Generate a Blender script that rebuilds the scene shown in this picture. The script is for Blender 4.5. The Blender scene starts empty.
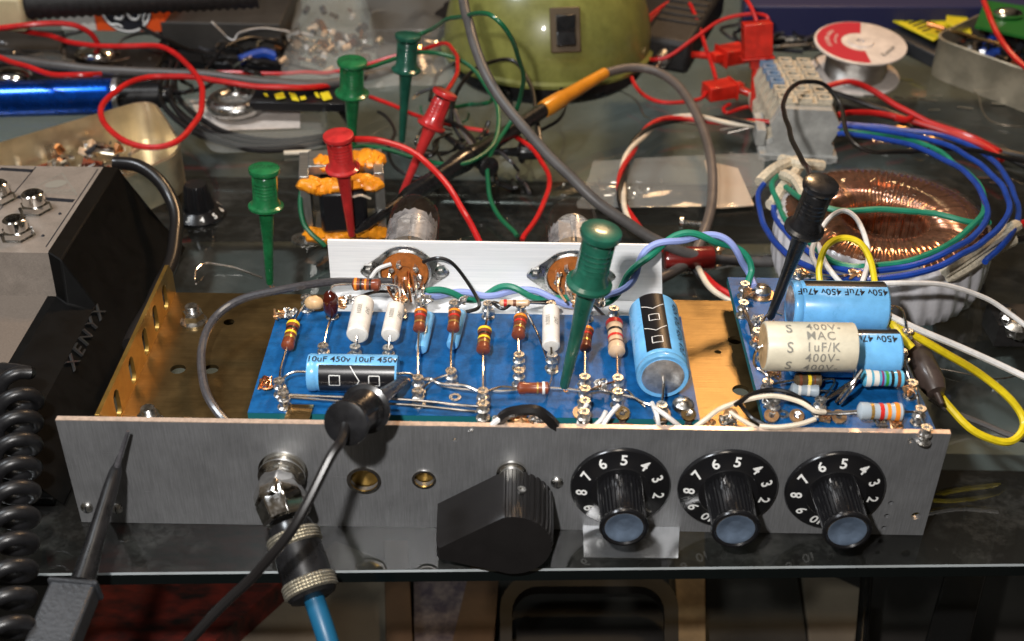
import bpy, math, random
from mathutils import Vector, Matrix, noise
random.seed(7)
S = 0.01                      # everything below is written in centimetres
PI = math.pi
SC = bpy.context.scene
COL = SC.collection
V = Vector

# ------------------------------------------------------------------ camera
CP = V((14.3079, -29.341, 28.4871)); PITCH, YAW, ROLL, FPX = 0.6004, -0.0024, 0.0139, 1211.1
FW = V((math.sin(YAW)*math.cos(PITCH), math.cos(YAW)*math.cos(PITCH), -math.sin(PITCH)))
_r = V((math.cos(YAW), -math.sin(YAW), 0)); _u = _r.cross(FW)
RT = math.cos(ROLL)*_r + math.sin(ROLL)*_u; UP = -math.sin(ROLL)*_r + math.cos(ROLL)*_u
cd = bpy.data.cameras.new('camera'); cam = bpy.data.objects.new('camera', cd); COL.objects.link(cam)
cam.matrix_world = Matrix((( RT.x, UP.x, -FW.x, CP.x*S), (RT.y, UP.y, -FW.y, CP.y*S), (RT.z, UP.z, -FW.z, CP.z*S), (0, 0, 0, 1)))
cd.sensor_width = 36; cd.lens = 36*FPX/1024; cd.clip_start = 0.02; cd.clip_end = 30
cd.dof.use_dof = True; cd.dof.focus_distance = 0.43; cd.dof.aperture_fstop = 14
SC.camera = cam

def P(px, py, z=0.0):         # where the sight line of a photo point meets the height z
    d = FW*FPX + RT*(px-512) - UP*(py-320.5)
    return CP + d*((z-CP.z)/d.z)
def PR(p):
    d = V(p)-CP; return 512+FPX*d.dot(RT)/d.dot(FW), 320.5-FPX*d.dot(UP)/d.dot(FW)
def Q(px, py, y):             # ... meets the upright plane at depth y
    d = FW*FPX + RT*(px-512) - UP*(py-320.5)
    return CP + d*((y-CP.y)/d.y)

# ------------------------------------------------------------------ light
w = bpy.data.worlds.new('World'); SC.world = w; w.use_nodes = True
nt = w.node_tree; bg = nt.nodes['Background']
tc = nt.nodes.new('ShaderNodeTexCoord'); nz = nt.nodes.new('ShaderNodeTexNoise'); cr = nt.nodes.new('ShaderNodeValToRGB')
nz.inputs['Scale'].default_value = 2.2; nz.inputs['Detail'].default_value = 3
nt.links.new(tc.outputs['Generated'], nz.inputs['Vector']); nt.links.new(nz.outputs['Fac'], cr.inputs[0])
e = cr.color_ramp.elements
e[0].position = 0.40; e[0].color = (0.010, 0.008, 0.006, 1); e[1].position = 0.62; e[1].color = (0.30, 0.24, 0.17, 1)
nt.links.new(cr.outputs[0], bg.inputs[0]); bg.inputs[1].default_value = 0.34

def lamp(name, kind, loc, target, energy, size, color):
    d = bpy.data.lights.new(name, kind); o = bpy.data.objects.new(name, d); COL.objects.link(o)
    o.location = V(loc)*S; o.rotation_euler = (V(target)-V(loc)).to_track_quat('-Z', 'Y').to_euler()
    d.energy = energy; d.color = color
    if kind == 'AREA': d.shape = 'DISK'; d.size = size*S
    else: d.shadow_soft_size = size*S
    return o
lamp('camera_flash', 'POINT', CP + RT*-5.0 + UP*5.5, (14, 5, 3), 8.2, 0.7, (1.0, 0.97, 0.94))
lamp('bench_lamp', 'AREA', (36, 66, 66), (16, 7, 2), 3.4, 12, (1.0, 0.62, 0.32))
lamp('ceiling_lamp', 'AREA', (10, 0, 110), (14, 10, 0), 2.5, 30, (1.0, 0.88, 0.74))
lamp('fill_light', 'AREA', (-45, 0, 95), (14, 30, 0), 6.5, 30, (0.90, 0.95, 1.0))  # added soft fill from the upper left, not a real window
SC.view_settings.view_transform = 'Standard'; SC.view_settings.look = 'None'
SC.view_settings.exposure = 0.0; SC.view_settings.gamma = 1.0
SC.cycles.max_bounces = 10; SC.cycles.transparent_max_bounces = 16; SC.cycles.caustics_reflective = False
SC.cycles.sample_clamp_indirect = 4.0

# ------------------------------------------------------------------ materials
def mat(name, col, rough=0.5, metal=0.0, var=0.0, vscale=300, stretch=(1, 1, 1), bump=0.0, bscale=None, coat=0.0,
        trans=0.0, ior=1.45, alpha=1.0, col2=None, rvar=0.0, spec=0.5, smudge=0.0, sscale=45):
    m = bpy.data.materials.new(name); m.use_nodes = True
    t = m.node_tree; b = t.nodes['Principled BSDF']; L = t.links.new
    b.inputs['Base Color'].default_value = (*col, 1); b.inputs['Roughness'].default_value = rough
    b.inputs['Metallic'].default_value = metal; b.inputs['Coat Weight'].default_value = coat; b.inputs['Coat Roughness'].default_value = .08
    b.inputs['Transmission Weight'].default_value = trans; b.inputs['IOR'].default_value = ior
    b.inputs['Alpha'].default_value = alpha; b.inputs['Specular IOR Level'].default_value = spec
    if var or bump or col2 or rvar or smudge:
        c = t.nodes.new('ShaderNodeTexCoord'); mp = t.nodes.new('ShaderNodeMapping'); n = t.nodes.new('ShaderNodeTexNoise')
        mp.inputs['Scale'].default_value = stretch; n.inputs['Scale'].default_value = vscale
        n.inputs['Detail'].default_value = 4; n.inputs['Roughness'].default_value = .6
        L(c.outputs['Object'], mp.inputs[0]); L(mp.outputs[0], n.inputs['Vector'])
        if var or col2:
            r = t.nodes.new('ShaderNodeValToRGB'); L(n.outputs['Fac'], r.inputs[0])
            a = r.color_ramp.elements; a[0].position = .36; a[1].position = .64
            c2 = col2 if col2 else tuple(min(1, x*(1+var)) for x in col)
            c1 = col if col2 else tuple(x*(1-var) for x in col)
            a[0].color = (*c1, 1); a[1].color = (*c2, 1); L(r.outputs[0], b.inputs['Base Color'])
        if rvar:
            r2 = t.nodes.new('ShaderNodeMapRange'); L(n.outputs['Fac'], r2.inputs[0])
            r2.inputs[1].default_value = .3; r2.inputs[2].default_value = .7
            r2.inputs[3].default_value = max(.02, rough-rvar); r2.inputs[4].default_value = min(1, rough+rvar); L(r2.outputs[0], b.inputs['Roughness'])
        if smudge:
            src = b.inputs['Base Color'].links[0].from_socket if b.inputs['Base Color'].links else None
            n3 = t.nodes.new('ShaderNodeTexNoise'); n3.inputs['Scale'].default_value = sscale; n3.inputs['Detail'].default_value = 7; n3.inputs['Roughness'].default_value = .7
            L(c.outputs['Object'], n3.inputs['Vector']); mr = t.nodes.new('ShaderNodeMapRange'); L(n3.outputs['Fac'], mr.inputs[0])
            mr.inputs[1].default_value = .35; mr.inputs[2].default_value = .65; mr.inputs[3].default_value = 1-smudge; mr.inputs[4].default_value = 1+smudge*.6
            vm = t.nodes.new('ShaderNodeVectorMath'); vm.operation = 'SCALE'; L(mr.outputs[0], vm.inputs['Scale'])
            if src: L(src, vm.inputs[0])
            else: vm.inputs[0].default_value = col
            L(vm.outputs[0], b.inputs['Base Color'])
            m3 = t.nodes.new('ShaderNodeMapRange'); L(n3.outputs['Fac'], m3.inputs[0]); m3.inputs[1].default_value = .3; m3.inputs[2].default_value = .7
            m3.inputs[3].default_value = max(.03, rough*(1-smudge*.6)); m3.inputs[4].default_value = min(1, rough*(1+smudge*.8))
            if not b.inputs['Roughness'].links: L(m3.outputs[0], b.inputs['Roughness'])
        if bump:
            n2 = n
            if bscale:
                n2 = t.nodes.new('ShaderNodeTexNoise'); n2.inputs['Scale'].default_value = bscale; L(mp.outputs[0], n2.inputs['Vector'])
            bp = t.nodes.new('ShaderNodeBump'); bp.inputs['Strength'].default_value = bump; bp.inputs['Distance'].default_value = .0006
            L(n2.outputs['Fac'], bp.inputs['Height']); L(bp.outputs[0], b.inputs['Normal'])
    return m
M = {}
def mk(name, *a, **k): M[name] = mat(name, *a, **k)
mk('panel', (.27, .275, .285), .42, .6, var=.11, vscale=1300, stretch=(2.2, 1, .10), bump=.08, smudge=.12, sscale=55)
mk('scratch', (.42, .42, .43), .35, .8)
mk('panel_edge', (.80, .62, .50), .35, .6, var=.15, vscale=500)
mk('alu', (.95, .96, .97), .42, .15, var=.06, vscale=600, stretch=(.05, 1, 2), bump=.12, rvar=.08)
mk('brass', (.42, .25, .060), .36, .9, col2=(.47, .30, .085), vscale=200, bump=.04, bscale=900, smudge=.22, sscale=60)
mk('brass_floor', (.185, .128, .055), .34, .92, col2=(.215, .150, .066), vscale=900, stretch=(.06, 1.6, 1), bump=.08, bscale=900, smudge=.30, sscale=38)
mk('chrome', (.82, .80, .77), .14, 1, var=.08, vscale=500, rvar=.08)
mk('solder', (.60, .58, .55), .34, .95, var=.25, vscale=900, bump=.3, rvar=.14)
mk('wire_tin', (.78, .70, .62), .22, 1, var=.15, vscale=700)
mk('steel', (.50, .49, .47), .3, 1, var=.15, vscale=400, rvar=.1)
mk('copper', (.80, .36, .16), .25, 1, var=.3, vscale=500)
mk('copper_tab', (.86, .50, .26), .28, .9, var=.2, vscale=700)
mk('board', (.006, .085, .25), .38, 0, var=.20, vscale=350, coat=.0, spec=.35, smudge=.12, sscale=80, bump=.10, bscale=1500)
mk('board_edge', (.01, .13, .15), .5)
mk('cap_blue', (.16, .45, .78), .28, 0, coat=.3, var=.05, vscale=200, smudge=0.12, sscale=120)
mk('cap_black', (.008, .008, .010), .3, 0, coat=.4)
mk('ink', (.012, .014, .02), .5); mk('ink_white', (.78, .78, .76), .5); mk('ink_grey', (.22, .21, .18), .6); mk('ink_red', (.55, .03, .02), .5)
mk('foil', (.75, .76, .78), .3, .9, var=.3, vscale=260, bump=.5)
mk('shiny_sheet', (.80, .82, .84), .20, .95, var=.15, vscale=60, bump=.1, bscale=60)
mk('cap_white', (.74, .70, .64), .5, 0, var=.10, vscale=280, bump=.1)
mk('cap_cream', (.66, .60, .46), .4, 0, var=.06, vscale=150, coat=.15, smudge=0.12, sscale=120)
mk('epoxy', (.62, .40, .20), .4, 0, var=.2, vscale=300)
mk('mica', (.055, .008, .004), .15, 0, coat=.8)
mk('r_brown', (.20, .045, .018), .35, 0, coat=.4, var=.15, vscale=400)
mk('r_tan', (.62, .42, .26), .4, 0, coat=.3, var=.1, vscale=400)
mk('r_blue', (.10, .42, .62), .35, 0, coat=.3); mk('r_grey', (.36, .42, .47), .4, 0, coat=.3); mk('r_olive', (.09, .06, .03), .4)
mk('b_red', (.55, .02, .015), .4); mk('b_orange', (.85, .25, .02), .4); mk('b_yellow', (.85, .62, .03), .4); mk('b_gold', (.60, .36, .10), .3, .7)
mk('b_black', (.012, .01, .01), .4); mk('b_white', (.75, .73, .68), .4); mk('b_green', (.04, .30, .05), .4); mk('b_violet', (.22, .03, .16), .4); mk('b_brown', (.16, .05, .02), .4)
mk('phenolic', (.42, .13, .028), .34, 0, var=.22, vscale=500, coat=.3)
mk('pot_brown', (.26, .05, .02), .35, 0, var=.15, vscale=400, coat=.3)
mk('mixer_plate', (.14, .115, .095), .5, 0, var=.1, vscale=1500)
mk('mixer_letter', (.03, .03, .03), .28, 0, coat=1.0)
mk('knob_black', (.008, .008, .009), .22, 0, spec=.6, coat=.3)
mk('knob_cap', (.20, .27, .38), .36, .6, var=.1, vscale=200, smudge=0.2, sscale=120)
mk('knob_brown', (.012, .011, .011), .34, 0, spec=.5, smudge=0.12, sscale=120)
mk('black_plastic', (.010, .010, .011), .28, 0, spec=.6, var=.2, vscale=300, coat=.2, smudge=0.3, sscale=120)
mk('black_matte', (.014, .013, .013), .55, 0, var=.3, vscale=300, bump=.2)
mk('rubber', (.010, .010, .011), .36, 0, var=.2, vscale=500, bump=.08)
mk('grey_plastic', (.026, .028, .032), .42, 0, var=.15, vscale=900, bump=.3, smudge=0.3, sscale=120)
mk('green_clip', (.012, .14, .045), .28, 0, coat=.4, var=.12, vscale=200, smudge=0.25, sscale=120)
mk('dark_green_clip', (.012, .085, .055), .30, 0, coat=.4, var=.12, vscale=200, smudge=0.25, sscale=120)
mk('red_clip', (.50, .026, .026), .30, 0, coat=.4, var=.10, vscale=200, smudge=0.22, sscale=120)
mk('red_box_clip', (.56, .020, .010), .34, 0, coat=.3, var=.1, vscale=200, smudge=0.22, sscale=120)
mk('w_red', (.52, .012, .012), .34, 0, coat=.2, smudge=0.2, sscale=120); mk('w_green', (.008, .11, .045), .34, 0, coat=.2); mk('w_black', (.010, .009, .009), .34, 0, coat=.2)
mk('w_grey', (.085, .080, .078), .42, 0, smudge=0.2, sscale=120); mk('w_mauve', (.12, .10, .09), .4, 0, smudge=0.2, sscale=120); mk('w_white', (.74, .72, .70), .4, 0, smudge=0.2, sscale=120); mk('w_cream', (.74, .64, .50), .4, 0, smudge=0.2, sscale=120)
mk('w_blue', (.012, .055, .33), .34, 0, coat=.2, smudge=0.25, sscale=120); mk('w_lilac', (.30, .37, .72), .4, 0); mk('w_teal', (.015, .22, .13), .4, 0, smudge=0.2, sscale=120); mk('w_yellow', (.78, .60, .015), .36, 0, coat=.2, smudge=0.2, sscale=120)
mk('w_shield', (.055, .053, .058), .28, 0, var=.2, vscale=900, coat=.4)
mk('orange_sleeve', (.72, .27, .02), .32, 0, coat=.3, var=.1, vscale=100)
mk('cable_blue', (.008, .085, .17), .4, 0)
mk('sleeve_cream', (.62, .55, .42), .7, 0, var=.2, vscale=700, bump=.4)
mk('olive', (.20, .20, .050), .33, 0, var=.05, vscale=40, coat=.25, smudge=0.2, sscale=120)
mk('block_beige', (.50, .44, .34), .5, 0, var=.10, vscale=150, smudge=0.2, sscale=120); mk('block_grey', (.36, .36, .34), .5, 0, var=.10, vscale=150, smudge=0.2, sscale=120); mk('block_blue', (.16, .24, .36), .5)
mk('spool_white', (.70, .62, .56), .42, 0, var=.05, vscale=100, smudge=0.15, sscale=120); mk('spool_red', (.50, .02, .04), .4)
mk('solder_wire', (.52, .50, .47), .33, 1, var=.2, vscale=900, stretch=(.1, .1, 5), bump=.4)
mk('yellow_label', (.66, .56, .02), .45, 0, var=.1, vscale=150)
mk('tin_metal', (.50, .44, .33), .38, .65, var=.16, vscale=70, bump=.12, rvar=.10)
mk('tin_brass', (.66, .46, .22), .20, 1, var=.16, vscale=60, bump=.1, rvar=.08)
mk('tin_gold', (.80, .70, .52), .32, .95, var=.14, vscale=60, bump=.1, rvar=.08)
mk('blue_tube', (.003, .08, .50), .26, .9, coat=.6, smudge=0.2, sscale=120)
mk('box_orange', (.72, .085, .012), .5, 0, var=.06, vscale=100); mk('box_white', (.55, .52, .48), .5)
mk('beige_plastic', (.48, .40, .24), .45, 0, var=.08, vscale=100)
mk('mixer_silver', (.25, .215, .185), .5, .2, var=.10, vscale=1800, bump=.1, smudge=0.15, sscale=120)
mk('mixer_black', (.003, .003, .003), .55, 0, spec=.12, smudge=0.3, sscale=120)
mk('core', (.42, .42, .40), .35, .85, var=.2, vscale=500, stretch=(.1, 3, .1), bump=.3)
mk('orange_tape', (.85, .30, .015), .34, 0, var=.12, vscale=200, bump=.2, bscale=350)
mk('toroid_white', (.64, .63, .66), .35, 0, coat=.4, var=.04, vscale=100, smudge=0.15, sscale=120)
mk('toroid_copper', (.42, .185, .105), .22, .85, var=.35, vscale=350, coat=.7)
mk('paper_tan', (.60, .46, .33), .7, 0, var=.05, vscale=80)
mk('ceramic_red', (.16, .012, .010), .22, 0, coat=.6, var=.15, vscale=200)
mk('ceramic_brown', (.055, .038, .032), .4, 0, coat=.2, var=.2, vscale=300)
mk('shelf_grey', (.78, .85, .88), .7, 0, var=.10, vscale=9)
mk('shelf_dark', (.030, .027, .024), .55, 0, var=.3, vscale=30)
mk('floor_dark', (.020, .017, .015), .8, 0, var=.4, vscale=12)
mk('edge_highlight', (.34, .37, .38), .25, .3); mk('edge_dark', (.004, .006, .006), .12, 0, coat=.5)
mk('rail', (.035, .035, .036), .22, .8)
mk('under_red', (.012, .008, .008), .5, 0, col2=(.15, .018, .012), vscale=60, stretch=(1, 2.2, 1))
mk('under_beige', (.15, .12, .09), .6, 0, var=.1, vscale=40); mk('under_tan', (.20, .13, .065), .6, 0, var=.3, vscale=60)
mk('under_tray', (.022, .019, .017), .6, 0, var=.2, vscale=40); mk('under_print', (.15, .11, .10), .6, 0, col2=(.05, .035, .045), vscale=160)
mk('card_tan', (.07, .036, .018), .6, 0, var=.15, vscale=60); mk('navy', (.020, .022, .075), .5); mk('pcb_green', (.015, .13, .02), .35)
mk('hot_metal', (.85, .83, .78), .16, 1)
mk('glue', (.55, .55, .42), .3, 0, trans=.3)
mk('knurl', (.62, .58, .48), .30, .9, var=.2, vscale=600)
mk('clear_film', (.62, .64, .62), .10, 0, alpha=.15, bump=1.0, bscale=90, coat=.6)
mk('wrap_film', (.22, .13, .09), .10, 0, alpha=.13, coat=1.0)
mk('clear_hard', (.6, .62, .6), .06, 0, alpha=.12, coat=1.0)
mk('tube_glass', (.05, .03, .02), .03, 0, alpha=.20, coat=1.0)
mk('tube_getter', (.42, .41, .42), .35, .1, alpha=.42, var=.4, vscale=200)
mk('tube_plate', (.45, .43, .40), .3, .6)
mk('jewel', (.02, .02, .06), .1, 0, coat=1)
def glass_mat():
    m = bpy.data.materials.new('table_glass'); m.use_nodes = True; t = m.node_tree; t.nodes.clear(); L = t.links.new
    o = t.nodes.new('ShaderNodeOutputMaterial'); mx = t.nodes.new('ShaderNodeMixShader'); fr = t.nodes.new('ShaderNodeFresnel')
    tr = t.nodes.new('ShaderNodeBsdfTransparent'); gl = t.nodes.new('ShaderNodeBsdfGlossy'); df = t.nodes.new('ShaderNodeBsdfDiffuse'); m2 = t.nodes.new('ShaderNodeMixShader')
    fr.inputs[0].default_value = 1.62; tr.inputs[0].default_value = (.68, .71, .70, 1); gl.inputs['Roughness'].default_value = .03
    c = t.nodes.new('ShaderNodeTexCoord'); n = t.nodes.new('ShaderNodeTexNoise'); r = t.nodes.new('ShaderNodeValToRGB')
    n.inputs['Scale'].default_value = 45; n.inputs['Detail'].default_value = 10; n.inputs['Roughness'].default_value = .75
    r.color_ramp.elements[0].position = .5; r.color_ramp.elements[0].color = (.012, .012, .012, 1)
    r.color_ramp.elements[1].position = .8; r.color_ramp.elements[1].color = (.10, .10, .10, 1)
    L(c.outputs['Object'], n.inputs['Vector']); L(n.outputs['Fac'], r.inputs[0]); df.inputs[0].default_value = (.5, .5, .47, 1)
    L(r.outputs[0], m2.inputs[0]); L(tr.outputs[0], m2.inputs[1]); L(df.outputs[0], m2.inputs[2])
    gm = t.nodes.new('ShaderNodeNewGeometry'); ma = t.nodes.new('ShaderNodeMath'); ma.operation = 'SUBTRACT'; ma.use_clamp = True; L(fr.outputs[0], ma.inputs[0]); L(gm.outputs['Backfacing'], ma.inputs[1]); L(ma.outputs[0], mx.inputs[0]); L(m2.outputs[0], mx.inputs[1]); L(gl.outputs[0], mx.inputs[2]); L(mx.outputs[0], o.inputs[0])
    return m
M['table_glass'] = glass_mat()

# ------------------------------------------------------------------ mesh helpers
def frame(d):
    d = d.normalized(); a = V((0, 0, 1)) if abs(d.z) < .9 else V((0, 1, 0))
    x = a.cross(d).normalized(); return x, d.cross(x).normalized(), d
def smooth_path(pts, sub=7, closed=False):
    pts = [V(p) for p in pts]
    if len(pts) < 3: return pts
    out = []; n = len(pts); R = n if closed else n-1
    for i in range(R):
        g = (lambda k: pts[k % n]) if closed else (lambda k: pts[max(0, min(n-1, k))])
        a, b, c, d = g(i-1), g(i), g(i+1), g(i+2)
        for k in range(sub):
            t = k/sub
            out.append(.5*((2*b)+(c-a)*t+(2*a-5*b+4*c-d)*t*t+(3*b-a-3*c+d)*t**3))
    if not closed: out.append(pts[-1])
    return out
class B:
    def __init__(s): s.v = []; s.f = []; s.m = []; s.mats = []
    def mi(s, m):
        if m not in s.mats: s.mats.append(m)
        return s.mats.index(m)
    def add(s, vs, fs, m):
        k = len(s.v); s.v += [V(p) for p in vs]; i = s.mi(m)
        for f in fs: s.f.append(tuple(a+k for a in f)); s.m.append(i)
    def box(s, c, size, m, X=(1, 0, 0), Y=(0, 1, 0), Z=None, taper=1.0):
        c = V(c); X = V(X).normalized(); Y = V(Y).normalized(); Z = V(Z).normalized() if Z else X.cross(Y).normalized()
        hx, hy, hz = [a/2 for a in size]; vs = []
        for k in (-1, 1):
            t = taper if k > 0 else 1
            for a, b in ((-1, -1), (1, -1), (1, 1), (-1, 1)): vs.append(c+X*hx*a*t+Y*hy*b*t+Z*hz*k)
        s.add(vs, [(3, 2, 1, 0), (4, 5, 6, 7), (0, 1, 5, 4), (1, 2, 6, 5), (2, 3, 7, 6), (3, 0, 4, 7)], m); return s
    def bx(s, lo, hi, m):
        lo = V(lo); hi = V(hi); return s.box((lo+hi)/2, hi-lo, m)
    def lathe(s, p0, d, prof, m, n=24, cap=True, sq=None):
        # prof: (t, r[, mat]) along the direction d from p0
        x, y, z = frame(V(d)); p0 = V(p0); k = len(s.v)
        for q in prof:
            for j in range(n):
                a = 2*PI*j/n; rr = q[1]*(sq(a) if sq else 1)
                s.v.append(p0+z*q[0]+x*math.cos(a)*rr+y*math.sin(a)*rr)
        for i in range(len(prof)-1):
            mm = s.mi(prof[i+1][2] if len(prof[i+1]) > 2 else m)
            for j in range(n):
                j2 = (j+1) % n; s.f.append((k+i*n+j, k+i*n+j2, k+(i+1)*n+j2, k+(i+1)*n+j)); s.m.append(mm)
        if cap:
            s.f.append(tuple(k+n-1-j for j in range(n))); s.m.append(s.mi(prof[0][2] if len(prof[0]) > 2 else m))
            s.f.append(tuple(k+(len(prof)-1)*n+j for j in range(n))); s.m.append(s.mi(prof[-1][2] if len(prof[-1]) > 2 else m))
        return s
    def cyl(s, a, b, r, m, r2=None, n=16):
        a = V(a); b = V(b); return s.lathe(a, b-a, [(0, r), ((b-a).length, r if r2 is None else r2)], m, n)
    def tube(s, pts, r, m, n=8, sub=7, closed=False, raw=False):
        p = [V(q) for q in pts] if raw else smooth_path(pts, sub, closed); N = len(p); k = len(s.v)
        t0 = (p[1]-p[0]).normalized(); x, y, _ = frame(t0); R = r if callable(r) else (lambda t: r)
        for i in range(N):
            a = p[(i-1) % N] if (closed or i > 0) else p[i]; b = p[(i+1) % N] if (closed or i < N-1) else p[i]
            t = (b-a)
            if t.length < 1e-9: t = t0.copy()
            t.normalize(); q = t0.rotation_difference(t); x = q @ x; x = (x-t*x.dot(t)).normalized(); y = t.cross(x); t0 = t
            rr = R(i/(N-1))
            for j in range(n):
                an = 2*PI*j/n; s.v.append(p[i]+x*math.cos(an)*rr+y*math.sin(an)*rr)
        mm = s.mi(m)
        for i in range(N if closed else N-1):
            i2 = (i+1) % N
            for j in range(n):
                j2 = (j+1) % n; s.f.append((k+i*n+j, k+i*n+j2, k+i2*n+j2, k+i2*n+j)); s.m.append(mm)
        if not closed:
            s.f.append(tuple(k+n-1-j for j in range(n))); s.m.append(mm)
            s.f.append(tuple(k+(N-1)*n+j for j in range(n))); s.m.append(mm)
        return s
    def ball(s, c, r, m, n=10, sc=(1, 1, 1), rough=0.0):
        c = V(c); k = len(s.v); h = n//2
        vs = []; fs = []
        for i in range(h+1):
            a = PI*i/h
            for j in range(n):
                b = 2*PI*j/n; q = V((math.sin(a)*math.cos(b), math.sin(a)*math.sin(b), math.cos(a)))
                rr = r*(1+rough*noise.noise(q*1.7+c)); vs.append(c+V((q.x*sc[0], q.y*sc[1], q.z*sc[2]))*rr)
        for i in range(h):
            for j in range(n): fs.append((i*n+j, (i+1)*n+j, (i+1)*n+(j+1) % n, i*n+(j+1) % n))
        s.add(vs, fs, m); return s
    def prism(s, outline, fn, w0, w1, m, side=None):
        n = len(outline); vs = [fn(u, v, w0) for u, v in outline]+[fn(u, v, w1) for u, v in outline]
        s.add(vs, [tuple(range(n))[::-1], tuple(range(n, 2*n))], m)
        s.add(vs, [(i, (i+1) % n, n+(i+1) % n, n+i) for i in range(n)], side or m); return s
    def plate(s, outline, holes, thick, fn, m):
        c = bpy.data.curves.new('t', 'CURVE'); c.dimensions = '2D'; c.fill_mode = 'BOTH'; c.extrude = thick/2
        for lp in [outline]+holes:
            sp = c.splines.new('POLY'); sp.points.add(len(lp)-1); sp.use_cyclic_u = True
            for i, (a, b) in enumerate(lp): sp.points[i].co = (a, b, 0, 1)
        s.grab(c, fn, m); return s
    def grab(s, c, fn, m):
        o = bpy.data.objects.new('t', c); COL.objects.link(o); dg = bpy.context.evaluated_depsgraph_get(); dg.update()
        me = bpy.data.meshes.new_from_object(o.evaluated_get(dg))
        s.add([fn(v.co.x, v.co.y, v.co.z) for v in me.vertices], [tuple(p.vertices) for p in me.polygons], m)
        bpy.data.objects.remove(o); bpy.data.curves.remove(c); bpy.data.meshes.remove(me)
    def text(s, body, size, fn, m, bold=.0, align='CENTER', extr=0.0, sp=1.0):
        c = bpy.data.curves.new('t', 'FONT'); c.body = body; c.size = size; c.align_x = align; c.align_y = 'CENTER'
        c.offset = bold*size; c.extrude = extr; c.resolution_u = 3; c.space_character = sp; s.grab(c, fn, m); return s
    def make(s, name, parent=None, label=None, cat=None, group=None, kind=None, bevel=0, angle=35, base=None, sub=0, flat=False):
        me = bpy.data.meshes.new(name)
        lo = V([min(p[i] for p in s.v) for i in range(3)]); hi = V([max(p[i] for p in s.v) for i in range(3)])
        o = bpy.data.objects.new(name, me); org = (lo+hi)/2
        if parent is None: org.z = lo.z
        if base: org = V(base)
        me.from_pydata([(p-org)*S for p in s.v], [], s.f)
        for k in s.mats: me.materials.append(M[k])
        me.polygons.foreach_set('material_index', s.m); me.validate(); me.update()
        if not flat: me.shade_smooth(); me.set_sharp_from_angle(angle=math.radians(angle))
        COL.objects.link(o)
        if parent is not None: o.parent = parent; o.location = (org-ORG[parent.name])*S
        else: o.location = org*S
        ORG[o.name] = org
        if bevel:
            bm = o.modifiers.new('bevel', 'BEVEL'); bm.width = bevel*S; bm.segments = 2; bm.limit_method = 'ANGLE'; bm.angle_limit = math.radians(40); bm.harden_normals = False
        if label: o['label'] = label
        if cat: o['category'] = cat
        if group: o['group'] = group
        if kind: o['kind'] = kind
        return o
ORG = {}
def thing(name, label, cat, loc, group=None):
    o = bpy.data.objects.new(name, None); COL.objects.link(o); o.location = V(loc)*S; o.empty_display_size = .01
    o['label'] = label; o['category'] = cat
    if group: o['group'] = group
    ORG[o.name] = V(loc); return o
def circ(cx, cy, r, n=24): return [(cx+r*math.cos(2*PI*i/n), cy+r*math.sin(2*PI*i/n)) for i in range(n)]
def rrect(x0, y0, x1, y1, r, n=6):
    o = []
    for cx, cy, a0 in ((x1-r, y1-r, 0), (x0+r, y1-r, 90), (x0+r, y0+r, 180), (x1-r, y0+r, 270)):
        for i in range(n+1):
            a = math.radians(a0+90*i/n); o.append((cx+r*math.cos(a), cy+r*math.sin(a)))
    return o
def wob(pts, sub=7, a=.09):
    p = smooth_path(pts, sub) if len(pts) > 2 else [V(q) for q in pts]
    return [q+noise.noise_vector(q*.55)*a if 0 < i < len(p)-1 else q for i, q in enumerate(p)]
def wire(name, pts, r, m, parent=None, label=None, cat=None, group=None, n=8, sub=7):
    return B().tube(wob(pts, sub), r, m, n=n, raw=True).make(name, parent, label, cat, group)
def twist(path, k, K, rad, pitch, sub=16):
    p = smooth_path(path, sub); out = []; L = 0
    t0 = (p[1]-p[0]).normalized(); x, y, _ = frame(t0)
    for i in range(len(p)):
        t = (p[min(i+1, len(p)-1)]-p[max(i-1, 0)]).normalized(); q = t0.rotation_difference(t); x = q @ x; y = t.cross(x); t0 = t
        if i: L += (p[i]-p[i-1]).length
        a = 2*PI*(L/pitch+k/K); out.append(p[i]+(x*math.cos(a)+y*math.sin(a))*rad)
    return out

# ================================================================== SETTING
TZ = 0.0
fe = B()
g = [P(-260, 576), P(1290, 561), V((95, 120, 0)), V((-70, 120, 0))]
fe.add([p+V((0, 0, 0)) for p in g]+[p-V((0, 0, .55)) for p in g], [(0, 1, 2, 3), (7, 6, 5, 4), (0, 4, 5, 1), (1, 5, 6, 2), (2, 6, 7, 3), (3, 7, 4, 0)], 'table_glass')
te = B(); e0_, e1_ = g[0], g[1]; dn = V((0, 0, 1)); ou = (e1_-e0_).normalized().cross(dn)
if ou.y > 0: ou = -ou
te.add([e0_+dn*-.005+ou*.004, e1_+dn*-.005+ou*.004, e1_+dn*-.07+ou*.05, e0_+dn*-.07+ou*.05, e0_+dn*-.5+ou*.05, e1_+dn*-.5+ou*.05], [(0, 3, 2, 1)], 'edge_highlight')  # pale chamfer strip, the glass edge's highlight put into its colour
te.add([e0_+dn*-.07+ou*.05, e1_+dn*-.07+ou*.05, e0_+dn*-.5+ou*.05, e1_+dn*-.5+ou*.05], [(0, 2, 3, 1)], 'edge_dark')
te.make('table_edge', kind='structure', flat=True)
fe.make('table_top', kind='structure')
B().bx((-160, -60, -46), (200, 260, -45), 'floor_dark').make('floor', kind='structure')
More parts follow.
